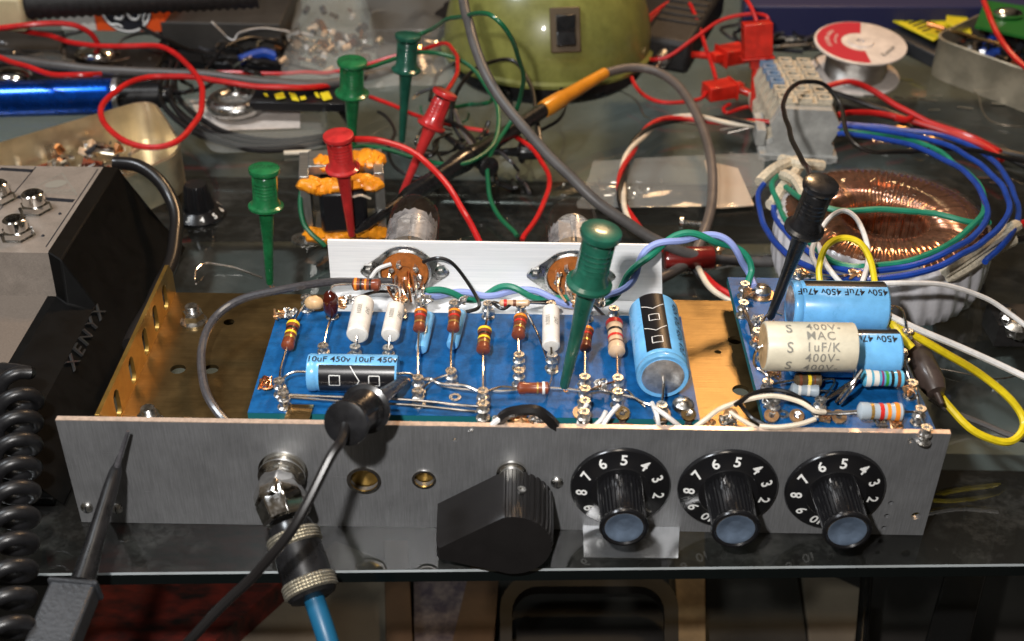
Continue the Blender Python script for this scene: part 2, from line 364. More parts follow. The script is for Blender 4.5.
# things below the glass
sh = B(); a_, b_, c_, d_ = P(-330, 430, -9), P(1400, 462, -9), V((110, 130, -9)), V((-90, 130, -9))
sh.add([a_, b_, c_, d_, a_-V((0, 0, 1)), b_-V((0, 0, 1)), c_-V((0, 0, 1)), d_-V((0, 0, 1))], [(0, 1, 2, 3), (7, 6, 5, 4), (0, 4, 5, 1), (1, 5, 6, 2), (2, 6, 7, 3), (3, 7, 4, 0)], 'shelf_grey')
sh.make('lower_shelf', kind='structure')
def slab(name, px, z, th, m, label, cat, bevel=0, extra=None, kind=None):
    b = B(); t = [P(x, y, z) for x, y in px]; n = len(t)
    b.add(t+[p-V((0, 0, th)) for p in t], [tuple(range(n)), tuple(range(2*n-1, n-1, -1))]+[(i, i+n, (i+1) % n+n, (i+1) % n) for i in range(n)], m)
    if extra: extra(b)
    return b.make(name, label=label, cat=cat, bevel=bevel, kind=kind)
def rail(name, a, b_, z, r, label):
    q = B(); p0 = P(*a, z); p1 = P(*b_, z); q.cyl(p0, p1, r, 'rail', n=20); q.make(name, label=label, cat='rail')
rail('table_rail', (120, 196), (1040, 214), -2.2, .95, 'dark round table rail under the glass behind the amplifier')
slab('shade_band', [(120, 238), (480, 236), (790, 240), (780, 186), (480, 180), (150, 176)], -5.2, .3, 'shelf_dark', 'added dark sheet shading the band round the rail under the glass behind the amplifier', 'shade sheet')  # added dark sheet, darkens the band round the rail in place of shade
slab('shadow_patch', [(905, 180), (1100, 176), (1100, 330), (940, 345)], -5.2, .5, 'shelf_dark', 'dark sheet standing in for shadow on the shelf right of the toroid transformer', 'cloth')  # no cloth here: dark sheet painted in for the objects' shadow
# deep shelf and what lies on it
dz = -17
slab('deep_shelf', [(-700, 900), (1700, 900), (1500, 395), (-500, 395)], dz, 1.0, 'floor_dark', None, None, kind='structure')
slab('patterned_box', [(60, 660), (215, 640), (322, 545), (300, 505), (40, 505)], dz+3, 2.8, 'under_red', 'dark red box printed with black marks, below the table edge', 'box')
slab('beige_folder', [(205, 662), (395, 662), (385, 560), (335, 540), (262, 600)], dz+1.6, 1.4, 'under_beige', 'beige folder lying beside the dark red box below the table', 'folder', .1)
slab('wood_strip', [(386, 665), (414, 665), (408, 540), (384, 540)], dz+2.4, 2.2, 'card_tan', 'narrow brown wooden strip standing right of the beige folder', 'strip', .05)
slab('printed_leaflet', [(414, 665), (452, 665), (470, 575), (414, 575)], dz+1.4, .3, 'under_print', 'small printed leaflet below the black pointer knob', 'leaflet')
slab('card_flap', [(446, 668), (492, 668), (500, 560), (472, 560)], dz+2.0, .4, 'card_tan', 'dull cardboard flap between the printed leaflet and the metal tray', 'cardboard')
slab('wood_batten', [(680, 668), (706, 668), (705, 520), (672, 520)], dz+3.2, 2.6, 'under_tan', 'worn tan batten along the right side of the metal tray', 'batten', .05)
tr = thing('baking_tray', 'dark rectangular metal tray with rounded corners below the table edge', 'tray', P(590, 640, dz+.1))
def trayfn(z): return lambda u, v, w_: P(u, v, z)+V((0, 0, w_))
o1 = rrect(500, 578, 678, 800, 34); i1 = rrect(512, 590, 664, 790, 26)
B().plate([(u, v) for u, v in o1], [i1], .5, trayfn(dz+3.0), 'under_tray').make('rim', tr, bevel=.12)
B().plate(rrect(505, 586, 670, 795, 30), [], .3, trayfn(dz+1.2), 'under_tray').make('tray_floor', tr)
for i, (px, m_, nm, lb) in enumerate((([(700, 668), (812, 668), (790, 520), (706, 520)], 'shelf_dark', 'storage_case', 'black storage case right of the tan batten below the table'),
                 ([(812, 668), (850, 668), (866, 590), (800, 560)], 'under_beige', 'paper_sheet', 'dim grey paper sheet below the table, left of the black table leg'),
                 )): slab(nm, px, dz+1.5, 1.2, m_, lb, nm.split('_')[-1], .1)
lg = B(); lg.box((P(955, 600, -10)+P(940, 680, -10))/2, (1.8, 16, 1.6), 'rail', Y=P(968, 545, -10)-P(925, 700, -10)); lg.make('black_post', label='black metal table leg slanting across below the right end of the table', cat='post', bevel=.15)
lg = B(); lg.cyl(P(868, 560, -12), P(858, 690, -12), .28, 'rail', n=12); lg.make('brace_rod', label='thin dark rod hanging left of the black table leg', cat='rod')

# ================================================================== AMPLIFIER
AW, AH = 28.0, 4.34
amp = thing('amplifier_chassis', 'open tube amplifier with a grey front panel, blue circuit boards and three numbered knobs', 'amplifier', (14, 4.5, 0))
KX = [17.80, 21.257, 24.714]; KZ = 2.04; KR = 1.614
def pf(y0): return lambda u, v, w_: V((u, y0+w_, v))
holes = []
def ph(px, py, r): p = Q(px, py, 0); holes.append(circ(p.x, p.z, r, 28)); return p
h1 = ph(364, 480, .47); h2 = ph(424, 479, .32); h0 = ph(280, 470, .40); hs = ph(512, 474, .36)
for a in ((911, 441, .10), (891, 503, .09), (887, 516, .09), (884, 528, .09), (916, 516, .16)): ph(*a)
ph(455, 440, .07)
for x in KX: holes.append(circ(x, KZ, .4))
pb = B().plate([(0, 0), (AW, 0), (AW, AH), (0, AH)], holes, .20, pf(0.10), 'panel')
fp = pb.make('front_panel', amp, label='dark brushed aluminium front panel with drilled holes', bevel=.012)
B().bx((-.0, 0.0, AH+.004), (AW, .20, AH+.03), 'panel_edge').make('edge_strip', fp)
def ring(cx, cz, y, r0, r1, th, m, nm, par, lab=None): return B().plate(circ(cx, cz, r1, 36), [circ(cx, cz, r0, 36)], th, pf(y), m).make(nm, par, lab, bevel=.01)
ring(h1.x, h1.z, -.02, .45, .56, .06, 'chrome', 'bushing', fp); ring(h2.x, h2.z, -.02, .31, .39, .06, 'chrome', 'bushing', fp)
for px, py in ((87, 507), (117, 508), (557, 482)):
    p = Q(px, py, 0); s_ = B().lathe((p.x, .0, p.z), (0, -1, 0), [(0, .21), (.06, .20), (.12, .14), (.15, .04)], 'steel', 16)
    s_.box((p.x, -.15, p.z), (.03, .02, .24), 'ink', X=(1, 0, 0), Y=(0, 1, 0)); s_.make('panel_screw', fp)
sc_ = B(); rs = random.Random(5)
for k in range(34):
    x0, z0 = rs.uniform(.6, 27.4), rs.uniform(.3, 4.0); a = rs.choice([rs.gauss(1.4, .25), rs.gauss(0, .3)]); l = rs.uniform(.15, .9); n_ = V((-math.sin(a), 0, math.cos(a)))*rs.uniform(.004, .009)
    p_ = V((x0, -.003, z0)); q_ = p_+V((math.cos(a)*l, 0, math.sin(a)*l)); q_.z = min(4.25, q_.z)
    sc_.add([p_-n_, q_-n_*.3, q_+n_*.3, p_+n_], [(0, 1, 2, 3)], 'scratch')
sc_.make('scratches', fp, flat=True)
# ---- tray
FZ = 3.0; YB = 9.45
def floorz(u, v, w_): return V((u, v, FZ-.08+w_))
fh = [circ(*P(px, py, FZ).xy, r, 18) for px, py, r in ((178, 369, .27), (211, 369, .27), (229, 322, .20), (735, 340, .26), (741, 390, .3), (718, 352, .12))]
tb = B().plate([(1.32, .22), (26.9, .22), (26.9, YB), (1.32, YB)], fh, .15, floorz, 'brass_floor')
tray = tb.make('chassis_tray', amp, label='brown brassy chassis floor with drilled holes', bevel=.01)
sl = []
for px, py in ((110, 405), (126, 372), (140, 343), (152, 320), (162, 299)):
    p = P(px-1, py, 3.55); sl.append(rrect(p.y-.27, 3.10, p.y+.27, 4.14, .25, 6))
fl = B().plate([(.22, 2.92), (YB, 2.92), (YB, 3.9), (YB-.3, 4.42), (.22, 4.42)], sl, .14, lambda u, v, w_: V((1.25+w_, u, v)), 'brass')
flo = fl.make('side_flange', tray, label='golden brass side flange with a row of slots', bevel=.02)
B().bx((1.32, .24, .75), (26.9, .34, 2.9), 'brass').make('front_flange', tray)
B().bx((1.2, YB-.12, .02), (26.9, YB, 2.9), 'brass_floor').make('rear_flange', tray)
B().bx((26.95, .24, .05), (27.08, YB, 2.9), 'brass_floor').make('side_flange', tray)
def bolt(px, py, z, r=.26, h=.75, par=tray, nm='bolt'):
    p = P(px, py, z); b = B()
    b.lathe(p, (0, 0, 1), [(0, r*1.9), (.08, r*1.9)], 'steel', 20); b.lathe(p+V((0, 0, .08)), (0, 0, 1), [(0, r*1.55), (.32, r*1.55), (.38, r*1.3)], 'chrome', 6)
    pr = []; 
    for i in range(9): pr += [(.4+i*h/18, r*(.95 if i % 2 else .8))]
    b.lathe(p, (0, 0, 1), pr, 'steel', 14); b.make(nm, par, angle=25)
bolt(194, 322, FZ); bolt(151, 425, FZ)
tp = B(); p0 = P(296, 425, FZ); tp.box((p0.x+.1, .95, 3.75), (.85, 1.1, .05), 'tin_brass', Y=(0.1, 1, -.5)); tp.make('brass_tab', tray)
tp = B(); tp.box(P(299, 413, 4.12), (.80, .75, .05), 'tin_brass', Y=(.08, 1, .1)); tp.make('brass_tab', tray)
B().ball(P(187, 425, FZ)+V((0, 0, .12)), .22, 'copper_tab', 10, (1.5, 1, .6), .5).make('solder_blob', tray)

# ---- circuit boards
BZ = 4.03
F1, F2, F3, F4 = P(247, 409, BZ), P(699, 421, BZ), P(685, 322, BZ), P(280, 307, BZ)
bx0, bx1, by0, by1 = 5.80, 20.30, .92, 6.80
b1 = B(); b1.bx((bx0, by0, BZ-.28), (bx1, by1, BZ-.012), 'board_edge'); b1.bx((bx0, by0, BZ-.010), (bx1, by1, BZ), 'board')
board = b1.make('circuit_board', amp, label='long blue circuit board lined with resistors and silver posts')
b2 = B(); b2.bx((22.35, .62, BZ-.28), (27.75, 9.5, BZ-.012), 'board_edge'); b2.bx((22.35, .62, BZ-.010), (27.75, 9.5, BZ), 'board')
board2 = b2.make('circuit_board', amp, label='short blue circuit board carrying two large blue capacitors at the right end')
for x, y, bd in ((6.6, 1.6, board), (19.6, 1.6, board), (6.6, 6.2, board), (19.6, 6.2, board), (22.9, 1.3, board2), (22.9, 8.9, board2), (26.5, 1.3, board2), (26.5, 8.6, board2)):
    B().cyl((x, y, FZ), (x, y, BZ-.28), .28, 'glue', n=12).make('standoff', bd)
def turret(px, py, bd=board, h=.62, r=.19, top=True, z=BZ):
    p = P(px, py, z+(h if top else 0)); p.z = z; b = B(); k = r
    b.lathe(p, (0, 0, 1), [(0, k*1.25), (.05, k*1.25), (.09, k*.8), (h*.42, k*.72), (h*.5, k*1.1), (h*.58, k*1.1), (h*.66, k*.7), (h*.86, k*.7), (h*.92, k*1.02), (h, k*.95), (h, k*.4), (h-.08, k*.3)], 'solder', 14)
    b.ball(p+V((random.uniform(-.06, .06), random.uniform(-.06, .06), h*.5)), k*.95, 'solder', 8, (1, 1, .8), .7)
    b.make('turret_post', bd, angle=50); return p+V((0, 0, h*.75))
T = {}
for k, (px, py) in dict(a1=(306, 296), a2=(279, 380), a3=(283, 392), a4=(323, 345), a5=(355, 346), a6=(388, 347), a7=(418, 377), a8=(418, 390), r1=(331, 303), r2=(366, 298), r3=(400, 303),
        c1=(451, 370), c2=(483, 390), c3=(483, 403), c4=(519, 354), c5=(519, 370), c6=(552, 354), c8=(585, 376), c9=(585, 388), c10=(585, 400), c11=(584, 411), c12=(618, 377), c13=(618, 391), c14=(662, 404),
        q1=(454, 302), q2=(488, 303), q3=(521, 305), q4=(551, 303), q5=(588, 306), q6=(614, 308), q7=(421, 300)).items():
    T[k] = turret(px, py)
for k, (px, py) in dict(d1=(745, 283), d2=(744, 302), d4=(758, 330), d5=(768, 381), d6=(775, 400), d7=(821, 399), d8=(902, 350), d9=(913, 382), d10=(921, 408), d11=(927, 427), d13=(800, 271), d14=(853, 271), d15=(880, 300), d16=(908, 330), d17=(765, 345)).items():
    T[k] = turret(px, py, board2)
for px, py, bd in ((552, 372, board), (783, 415, board2), (455, 398, board)):
    p = P(px, py, BZ); B().plate(circ(0, 0, .2, 18), [circ(0, 0, .1, 14)], .04, lambda u, v, w_: V((p.x+u, p.y+v, BZ+.03+w_)), 'solder').make('eyelet', bd)
for px, py in ((683, 404),):
    p = P(px, py, BZ+.3); p.z = BZ; B().lathe(p, (0, 0, 1), [(0, .2), (.2, .2), (.2, .36), (.34, .34), (.46, .22), (.5, .05)], 'steel', 16).make('board_screw', board)
p = P(762, 288, BZ+.3); p.z = BZ
bs = B().lathe(p, (0, 0, 1), [(0, .50), (.06, .50), (.06, .4)], 'copper_tab', 24); bs.lathe(p, (0, 0, 1), [(.06, .36), (.25, .36), (.36, .25), (.4, .1)], 'steel', 20)
bs.box(p+V((0, 0, .40)), (.45, .06, .03), 'ink'); bs.make('board_screw', board2)

def resistor(px0, px1, z0, z1, r, body, bands, leads, nm='resistor', lab=None, bulge=1.12):
    a = P(*px0, z0); b = P(*px1, z1); L = (b-a).length; d = (b-a)/L; R = B()
    pr = [(0, r*.35), (.03*L, r*.8), (.07*L, r*bulge), (.22*L, r*bulge), (.28*L, r), (.72*L, r), (.78*L, r*bulge), (.93*L, r*bulge), (.97*L, r*.8), (L, r*.35)]
    R.lathe(a, d, pr, body, 16)
    for t, wd, m_ in bands:
        rr = (r*bulge if (t < .24 or t > .76) else r)+.012; R.lathe(a, d, [(t*L-wd*L/2, rr), (t*L+wd*L/2, rr)], m_, 16, cap=False)
    o = R.make(nm, amp, lab)
    for q in leads:
        pts = [(a if q[0] == 'a' else b)]+[V(x) for x in q[1:]]
        B().tube(pts, .042, 'wire_tin', n=7, sub=5).make('lead', o)
    return o
def up(p, z=0): return V((p.x, p.y, p.z+z))
BR = [(.15, .1, 'b_orange'), (.36, .08, 'b_red'), (.5, .07, 'b_brown'), (.66, .08, 'b_gold')]
BY = [(.15, .09, 'b_yellow'), (.34, .08, 'b_black'), (.5, .08, 'b_yellow'), (.68, .08, 'b_gold')]
BO = [(.14, .09, 'b_orange'), (.32, .07, 'b_black'), (.48, .07, 'b_orange'), (.64, .07, 'b_black')]
BW = [(.13, .12, 'b_red'), (.36, .07, 'b_black'), (.55, .07, 'b_red'), (.74, .07, 'b_brown')]
resistor((294, 322), (287, 348), 4.55, 4.45, .20, 'r_brown', BY, [('a', P(299, 312, 4.7), T['a1']), ('b', P(281, 368, 4.4), T['a2'])], lab='brown carbon resistor standing at the left end of the blue board')
resistor((352, 284), (381, 285), 5.1, 5.1, .20, 'r_brown', BO, [('a', P(340, 284, 5.1), P(331, 288, 5.0), T['r1']), ('b', P(392, 285, 5.1), P(399, 289, 5.0), T['r3'])], lab='brown resistor lying level in front of the metal bracket')
resistor((421, 310), (419, 331), 5.25, 5.0, .19, 'r_brown', BR, [('a', T['q7']), ('b', P(418, 352, 4.7), T['a7'])])
resistor((455, 310), (453, 331), 5.25, 5.0, .19, 'r_brown', BR, [('a', T['q1']), ('b', P(451, 352, 4.7), T['c1'])])
resistor((485, 328), (483, 352), 4.75, 4.55, .21, 'r_brown', BY, [('a', P(487, 318, 4.8), T['q2']), ('b', P(483, 372, 4.4), T['c2'])], lab='brown resistor with yellow bands and a long lower lead')
resistor((521, 316), (518, 337), 4.75, 4.6, .21, 'r_brown', BR, [('a', T['q3']), ('b', T['c4'])])
resistor((588, 328), (585, 350), 4.7, 4.6, .18, 'r_brown', BR, [('a', T['q5']), ('b', T['c8'])])
resistor((614, 321), (617, 354), 4.75, 4.55, .26, 'r_tan', BW, [('a', T['q6']), ('b', T['c12'])], lab='thick tan resistor with red bands left of the big blue capacitor')
resistor((517, 388), (550, 388), 4.5, 4.5, .185, 'r_brown', [(.62, .05, 'b_gold'), (.8, .08, 'b_white')], [('a', P(500, 387, 4.5), T['c2']), ('b', P(568, 389, 4.5), T['c9'])], lab='brown resistor lying level at the middle of the front row')
resistor((499, 303), (530, 303), 5.0, 5.0, .11, 'r_tan', [(.2, .1, 'b_red'), (.5, .1, 'b_brown')], [('a', P(492, 302, 4.9), T['q2']), ('b', P(548, 304, 4.9), T['q4'])], lab='small tan resistor bridging two rear posts')
resistor((571, 276), (571, 293), 5.6, 5.2, .16, 'r_tan', [(.25, .1, 'b_red'), (.5, .1, 'b_orange')], [('b', P(573, 300, 5.0))], lab='small tan resistor hanging from the right tube socket')
def film_cap(px0, px1, z0, z1, r, m_, l0, l1, nm='film_capacitor', lab=None, marks=None):
    a = P(*px0, z0); b = P(*px1, z1); L = (b-a).length; d = (b-a).normalized(); c = B()
    c.lathe(a, d, [(0, r*.55), (.02, r*.85), (.08, r), (L-.08, r), (L-.02, r*.85), (L, r*.55)], m_, 24)
    if marks:
        x, y, z = frame(d); toC = (CP-(a+b)/2); th0 = math.atan2(toC.dot(y), toC.dot(x))
        for (tx, sz, t, off) in marks:
            def fn(u, v, w_, t=t, off=off):
                an = th0-(v+off)/r; return a+d*(t*L+u)+(x*math.cos(an)+y*math.sin(an))*(r+.018+w_)
            c.text(tx, sz, fn, 'ink_grey')
    o = c.make(nm, amp, lab)
    if l0 is not None: B().tube([a, (a+l0)/2+V((0, 0, .08)), l0], .042, 'wire_tin', n=7).make('lead', o)
    if l1 is not None: B().tube([b, (b+l1)/2+V((0, 0, .03)), l1], .042, 'wire_tin', n=7).make('lead', o)
    return o
mk_ = [('1000V', .22, .45, -.12), ('.047', .22, .45, .16)]
film_cap((364, 302), (357, 336), 5.0, 4.9, .37, 'cap_white', T['r2'], T['a5'], lab='larger white film capacitor, leftmost on the long board', marks=mk_)
film_cap((396, 307), (390, 336), 4.95, 4.9, .31, 'cap_white', T['r3'], T['a6'], lab='narrow white film capacitor beside the larger one', marks=mk_)
film_cap((551, 309), (551, 347), 5.0, 4.8, .30, 'cap_white', T['q4'], T['c6'], lab='white film capacitor right of the middle of the long board', marks=mk_)
film_cap((429, 315), (421, 350), 4.45, 4.35, .21, 'cap_blue', T['q7'], None, 'axial_capacitor', lab='slim light blue capacitor behind a brown resistor')
film_cap((461, 313), (452, 346), 4.45, 4.35, .21, 'cap_blue', T['q1'], None, 'axial_capacitor', lab='slim light blue capacitor behind the second brown resistor')
mc = B(); pm = P(331, 304, 5.0); mc.ball(pm, .33, 'mica', 16, (.85, .85, 1.75), .15); mo = mc.make('mica_capacitor', amp, 'dark glossy brown capacitor standing near the rear posts')
B().tube([pm-V((0, 0, .5)), P(327, 330, 4.6), T['a4']], .04, 'wire_tin').make('lead', mo)
mc = B(); pm = P(314, 303, 4.7); mc.ball(pm, .30, 'epoxy', 14, (1.2, .8, .9), .15); mc.make('disc_capacitor', amp, 'olive brown disc capacitor near the left rear posts')

def electrolytic(a, b, r, toC, text, lab, stripe_half=.55, stripe_off=0.0, toff=1.0, tsize=.36, flip=1, front='foil', label_pos=None, chev=True, blackbody=False):
    L = (b-a).length; d = (b-a).normalized(); x, y, z = frame(d); tc_ = V(toC); th0 = math.atan2(tc_.dot(y), tc_.dot(x)); c = B()
    n = 48; k = len(c.v); prof = [(0, r*.62, front), (0, r*.80, front), (.02, r*.82, 'cap_blue'), (0, r*.96, 'cap_blue'), (.06, r, 'cap_blue'), (.22, r), (.30, r*.95), (.38, r), (L-.06, r), (L, r*.94), (L, r*.4)]
    c.lathe(a, d, prof, 'cap_blue', n)
    def on(t, s, h=.01): an = th0+s/r; return a+d*t+(x*math.cos(an)+y*math.sin(an))*(r+h)
    # stripe band
    ns = 14; vs = []; h = stripe_half; o_ = stripe_off
    for i in range(ns+1):
        s = o_+(-h+2*h*i/ns)
        for t in (.40, L-.06): vs.append(on(t, s, .006))
    c.add(vs, [(2*i, 2*i+1, 2*i+3, 2*i+2) for i in range(ns)], 'cap_black')
    def line(pts, wd=.013):
        for (t0, s0), (t1, s1) in zip(pts[:-1], pts[1:]):
            dx, dy = t1-t0, s1-s0; l = math.hypot(dx, dy); nx, ny = -dy/l*wd, dx/l*wd; N = 5; vv = []
            for i in range(N+1):
                f = i/N; vv += [on(t0+dx*f+nx, s0+dy*f+ny, .014), on(t0+dx*f-nx, s0+dy*f-ny, .014)]
            c.add(vv, [(2*i, 2*i+2, 2*i+3, 2*i+1) for i in range(N)], 'ink_white')
    if chev:
        P_ = 1.28; i = 0; t = .75
        while t+.5 < L:
            line([(t, o_-.17), (t+.34, o_-.17), (t+.34, o_+.17), (t, o_+.17), (t, o_-.17)])
            if t+.95 < L: cdir = -.15 if flip < 0 else .15; line([(t+.82-cdir, o_-h*.92), (t+.82+cdir, o_), (t+.82-cdir, o_+h*.92)])
            t += P_
    c.text(text, tsize, lambda u, v, w_: on(L/2+flip*u, toff-flip*v, .022), 'ink', bold=.012)
    o = c.make('electrolytic_capacitor', amp, lab)
    return o, on
# horizontal one on the left of the long board (under the black clip)
ca = P(309, 372, BZ+.62); cb = P(398, 374, BZ+.62); ca.y = cb.y = (ca.y+cb.y)/2
toC = (CP-(ca+cb)/2)
E1, on1 = electrolytic(ca, cb, .62, toC, '10uF 450v 10uF 450v', 'small blue and black capacitor lying level, 10uF 450v', .52, .26, -.47, .34)
B().tube([ca, ca-V((.45, 0, 0)), ca+V((-.75, -.1, -.1)), T['a2']], .045, 'wire_tin').make('lead', E1)
B().tube([cb, cb+V((.4, 0, 0)), T['a7']], .045, 'wire_tin').make('lead', E1)
# upright-looking big one
ca = P(663, 377, BZ+.88); cb = ca+V((.0, 3.7, 0)); E2, on2 = electrolytic(ca, cb, .86, V((-.05, -.7, 1)), '450v 47uF 450v 47uF', 'large blue capacitor with a black stripe at the right end of the long board', .42, -.12, .72, .34, flip=-1)
B().tube([ca-V((0, .02, 0)), ca-V((0, .3, .1)), T['c14']], .05, 'wire_tin').make('lead', E2)
# right board capacitors
ca = P(790, 306, BZ+.92); cb = P(884, 309, BZ+.92); cb.y = ca.y; toC = CP-(ca+cb)/2
E3, on3 = electrolytic(ca, cb, .92, toC, '450v 47uF 450v 47uF', 'large light blue capacitor at the rear of the short board, 47uF 450v', .22, -1.02, -.55, .36, flip=-1, chev=False)
B().tube([cb, cb+V((.35, 0, 0)), T['d15']], .05, 'wire_tin').make('lead', E3)
ca = P(792, 352, BZ+.86); cb = P(896, 352, BZ+.86); cb.y = ca.y
E4, on4 = electrolytic(ca, cb, .82, CP-(ca+cb)/2, '450v 47uF 450v 47uF', 'light blue capacitor half hidden by the cream capacitor, 47uF 450v', .25, -1.0, -.52, .36, flip=-1, chev=False)
B().tube([cb, cb+V((.35, 0, 0)), T['d8']], .05, 'wire_tin').make('lead', E4)
ca = P(763, 346, BZ+1.95); cb = P(854, 350, BZ+1.95); cb.y = ca.y; L = (cb-ca).length; d = (cb-ca).normalized(); c = B(); r = .80
c.lathe(ca, d, [(0, r*.9, 'epoxy'), (0, r*.93, 'cap_cream'), (.02, r*.98), (.05, r), (L-.05, r), (L-.02, r*.98), (L, r*.93), (L, r*.9, 'epoxy')], 'cap_cream', 40)
x, y, z = frame(d); tC = CP-(ca+cb)/2; th0 = math.atan2(tC.dot(y), tC.dot(x))
def on5(t, s_, h=.01): an = th0+s_/r; return ca+d*t+(x*math.cos(an)+y*math.sin(an))*(r+h)
for tx, s0, t0 in (('400V-', -.70, .62), ('MAC', -.35, .58), ('1uF/K', .02, .60), ('400V-', .37, .60), ('400V-', .76, .60)):
    c.text(tx, .40, (lambda s0, t0: lambda u, v, w_: on5(L*t0+u, s0-v, .022))(s0, t0), 'ink_grey', bold=.008, sp=1.15)
for s0 in (-.60, .05, .68): c.text('S', .48, (lambda s0: lambda u, v, w_: on5(L*.24+u, s0-v, .022))(s0), 'ink_grey', bold=.01)
wc = c.make('film_capacitor', amp, 'cream 400V capacitor marked MAC 1uF/K lying across a blue one')
B().tube([ca, ca-V((.2, 0, .2)), P(755, 365, BZ+1), P(768, 376, BZ+.8), T['d5']], .05, 'wire_tin').make('lead', wc)
B().tube([cb, cb+V((.1, -.3, -.6)), P(850, 385, BZ+.5), T['d7']], .05, 'wire_tin').make('lead', wc)
resistor((794, 380), (822, 380), 4.55, 4.55, .20, 'r_olive', [(.52, .12, 'b_yellow'), (.70, .06, 'b_brown'), (.2, .1, 'b_brown')], [('a', T['d5']), ('b', P(835, 381, 4.5), T['d7'])], lab='dark brown resistor with a yellow band on the short board')
resistor((790, 389), (820, 391), 4.3, 4.3, .19, 'r_grey', [(.3, .1, 'b_white'), (.6, .1, 'b_white')], [('a', T['d6']), ('b', P(833, 391, 4.3))], lab='pale grey resistor under the dark brown one')
resistor((861, 378), (905, 379), 4.75, 4.75, .25, 'r_blue', [(.14, .12, 'b_white'), (.32, .12, 'b_white'), (.46, .05, 'b_violet'), (.56, .07, 'b_green'), (.68, .07, 'b_black'), (.82, .08, 'b_brown')], [('a', P(850, 382, 4.6), T['d7']), ('b', T['d9'])], lab='light blue resistor with a violet, green, black and brown bands')
resistor((857, 411), (904, 412), 4.65, 4.65, .26, 'r_grey', [(.3, .07, 'b_gold'), (.5, .09, 'b_red'), (.65, .08, 'b_orange'), (.82, .1, 'b_orange')], [('a', P(842, 412, 4.5), P(815, 413, 4.4)), ('b', T['d10'])], lab='grey resistor with red and orange bands at the front of the short board')
def w_(nm, pts, r, m, lab=None, par=None, sub=7, n=7): return B().tube(pts, r, m, n=n, sub=sub).make(nm, par or amp, lab)
# bare bus wires on the boards
w_('bus_wire', [T['a3'], P(291, 395, 4.5), P(336, 397, 4.5), P(410, 400, 4.5), P(460, 405, 4.4), T['c3']], .045, 'wire_tin')
w_('bus_wire', [P(291, 397, 4.3), P(340, 401, 4.3), P(410, 405, 4.3), P(460, 410, 4.3), P(483, 412, 4.2)], .045, 'wire_tin')
w_('bus_wire', [T['a7'], P(430, 379, 4.5), P(441, 384, 4.5), P(465, 386, 4.5), T['c2']], .06, 'wire_tin')
w_('bus_wire', [T['a8'], P(432, 381, 4.4), T['c1']], .045, 'wire_tin')
w_('bus_wire', [P(441, 386, 4.4), P(460, 389, 4.4), P(500, 391, 4.4), P(519, 390, 4.4)], .05, 'wire_tin')
w_('bus_wire', [T['c9'], P(600, 390, 4.4), T['c13']], .05, 'wire_tin')
w_('bus_wire', [P(592, 389, 4.6), P(600, 386, 4.5), T['c12']], .035, 'copper')
w_('bus_wire', [T['c13'], P(632, 397, 4.5), P(644, 403, 4.4), T['c14']], .045, 'wire_tin')
w_('bus_wire', [T['c13'], P(626, 390, 4.7), P(637, 400, 4.4), P(645, 407, 4.3)], .035, 'wire_tin')
w_('bus_wire', [T['c8'], T['c9'], T['c10'], T['c11']], .05, 'wire_tin')
w_('bus_wire', [T['c2'], P(486, 398, 4.6), T['c3']], .06, 'solder')
w_('bus_wire', [P(552, 373, 4.2), P(551, 380, 4.5), P(548, 388, 4.6)], .04, 'wire_tin')
w_('bus_wire', [P(527, 313, 4.6), P(538, 335, 4.3), P(546, 357, 4.3)], .035, 'wire_tin')
w_('bus_wire', [T['d1'], T['d2'], P(745, 315, 4.5), T['d4'], T['d17']], .05, 'wire_tin')
w_('bus_wire', [T['d2'], P(748, 318, 4.4), P(752, 335, 4.4)], .05, 'wire_tin')
w_('bus_wire', [T['d4'], P(766, 316, 4.6), P(775, 313, 4.7), P(782, 315, 4.5)], .045, 'wire_tin')
w_('bus_wire', [T['d8'], P(905, 365, 4.8), T['d9']], .05, 'wire_tin'); w_('bus_wire', [T['d9'], P(917, 395, 4.8), T['d10'], T['d11']], .05, 'wire_tin')
w_('bus_wire', [T['d15'], P(900, 308, 5), P(905, 320, 5), T['d16']], .045, 'wire_tin')
w_('bus_wire', [P(836, 402, 4.4), P(850, 386, 5.2), P(862, 370, 5.6)], .06, 'steel'); w_('bus_wire', [P(840, 404, 4.4), P(851, 390, 5.0), P(857, 378, 5.3)], .05, 'steel')
w_('bus_wire', [P(812, 414, 4.35), P(840, 414, 4.4), P(857, 413, 4.6)], .045, 'steel')
w_('bus_wire', [T['d13'], P(812, 274, 4.8), P(835, 276, 4.8), T['d14']], .05, 'wire_tin')
# little coiled solder tangles beside posts
def tangle(px, py, z, m, R_=.16, par=board, nn=5):
    p = P(px, py, z); pts = []
    for i in range(nn*4): pts.append(p+V((random.uniform(-1, 1)*R_*1.4, random.uniform(-1, 1)*R_*1.4, random.uniform(-.5, 1.2)*R_)))
    B().tube(pts, .042, m, n=6, sub=4).make('soldered_joint', par)
for a in ((280, 314, 4.3, 'copper_tab'), (266, 385, 4.3, 'copper'), (290, 314, 4.4, 'solder'), (341, 304, 4.4, 'copper_tab'), (350, 300, 4.3, 'solder'), (426, 300, 4.6, 'solder'), (462, 301, 4.6, 'solder'), (402, 300, 4.6, 'copper_tab'), (578, 304, 4.6, 'copper_tab'), (598, 303, 4.6, 'solder'), (600, 386, 4.4, 'solder')): tangle(*a)
for a in ((748, 293, 4.3, 'copper_tab'), (757, 322, 4.4, 'solder'), (757, 340, 4.4, 'copper_tab'), (806, 275, 4.6, 'copper_tab'), (855, 276, 4.6, 'copper_tab'), (902, 362, 4.5, 'solder'), (910, 392, 4.5, 'copper_tab'), (898, 425, 4.3, 'copper_tab'), (770, 404, 4.3, 'solder'), (773, 375, 4.3, 'copper_tab')): tangle(*a, par=board2)

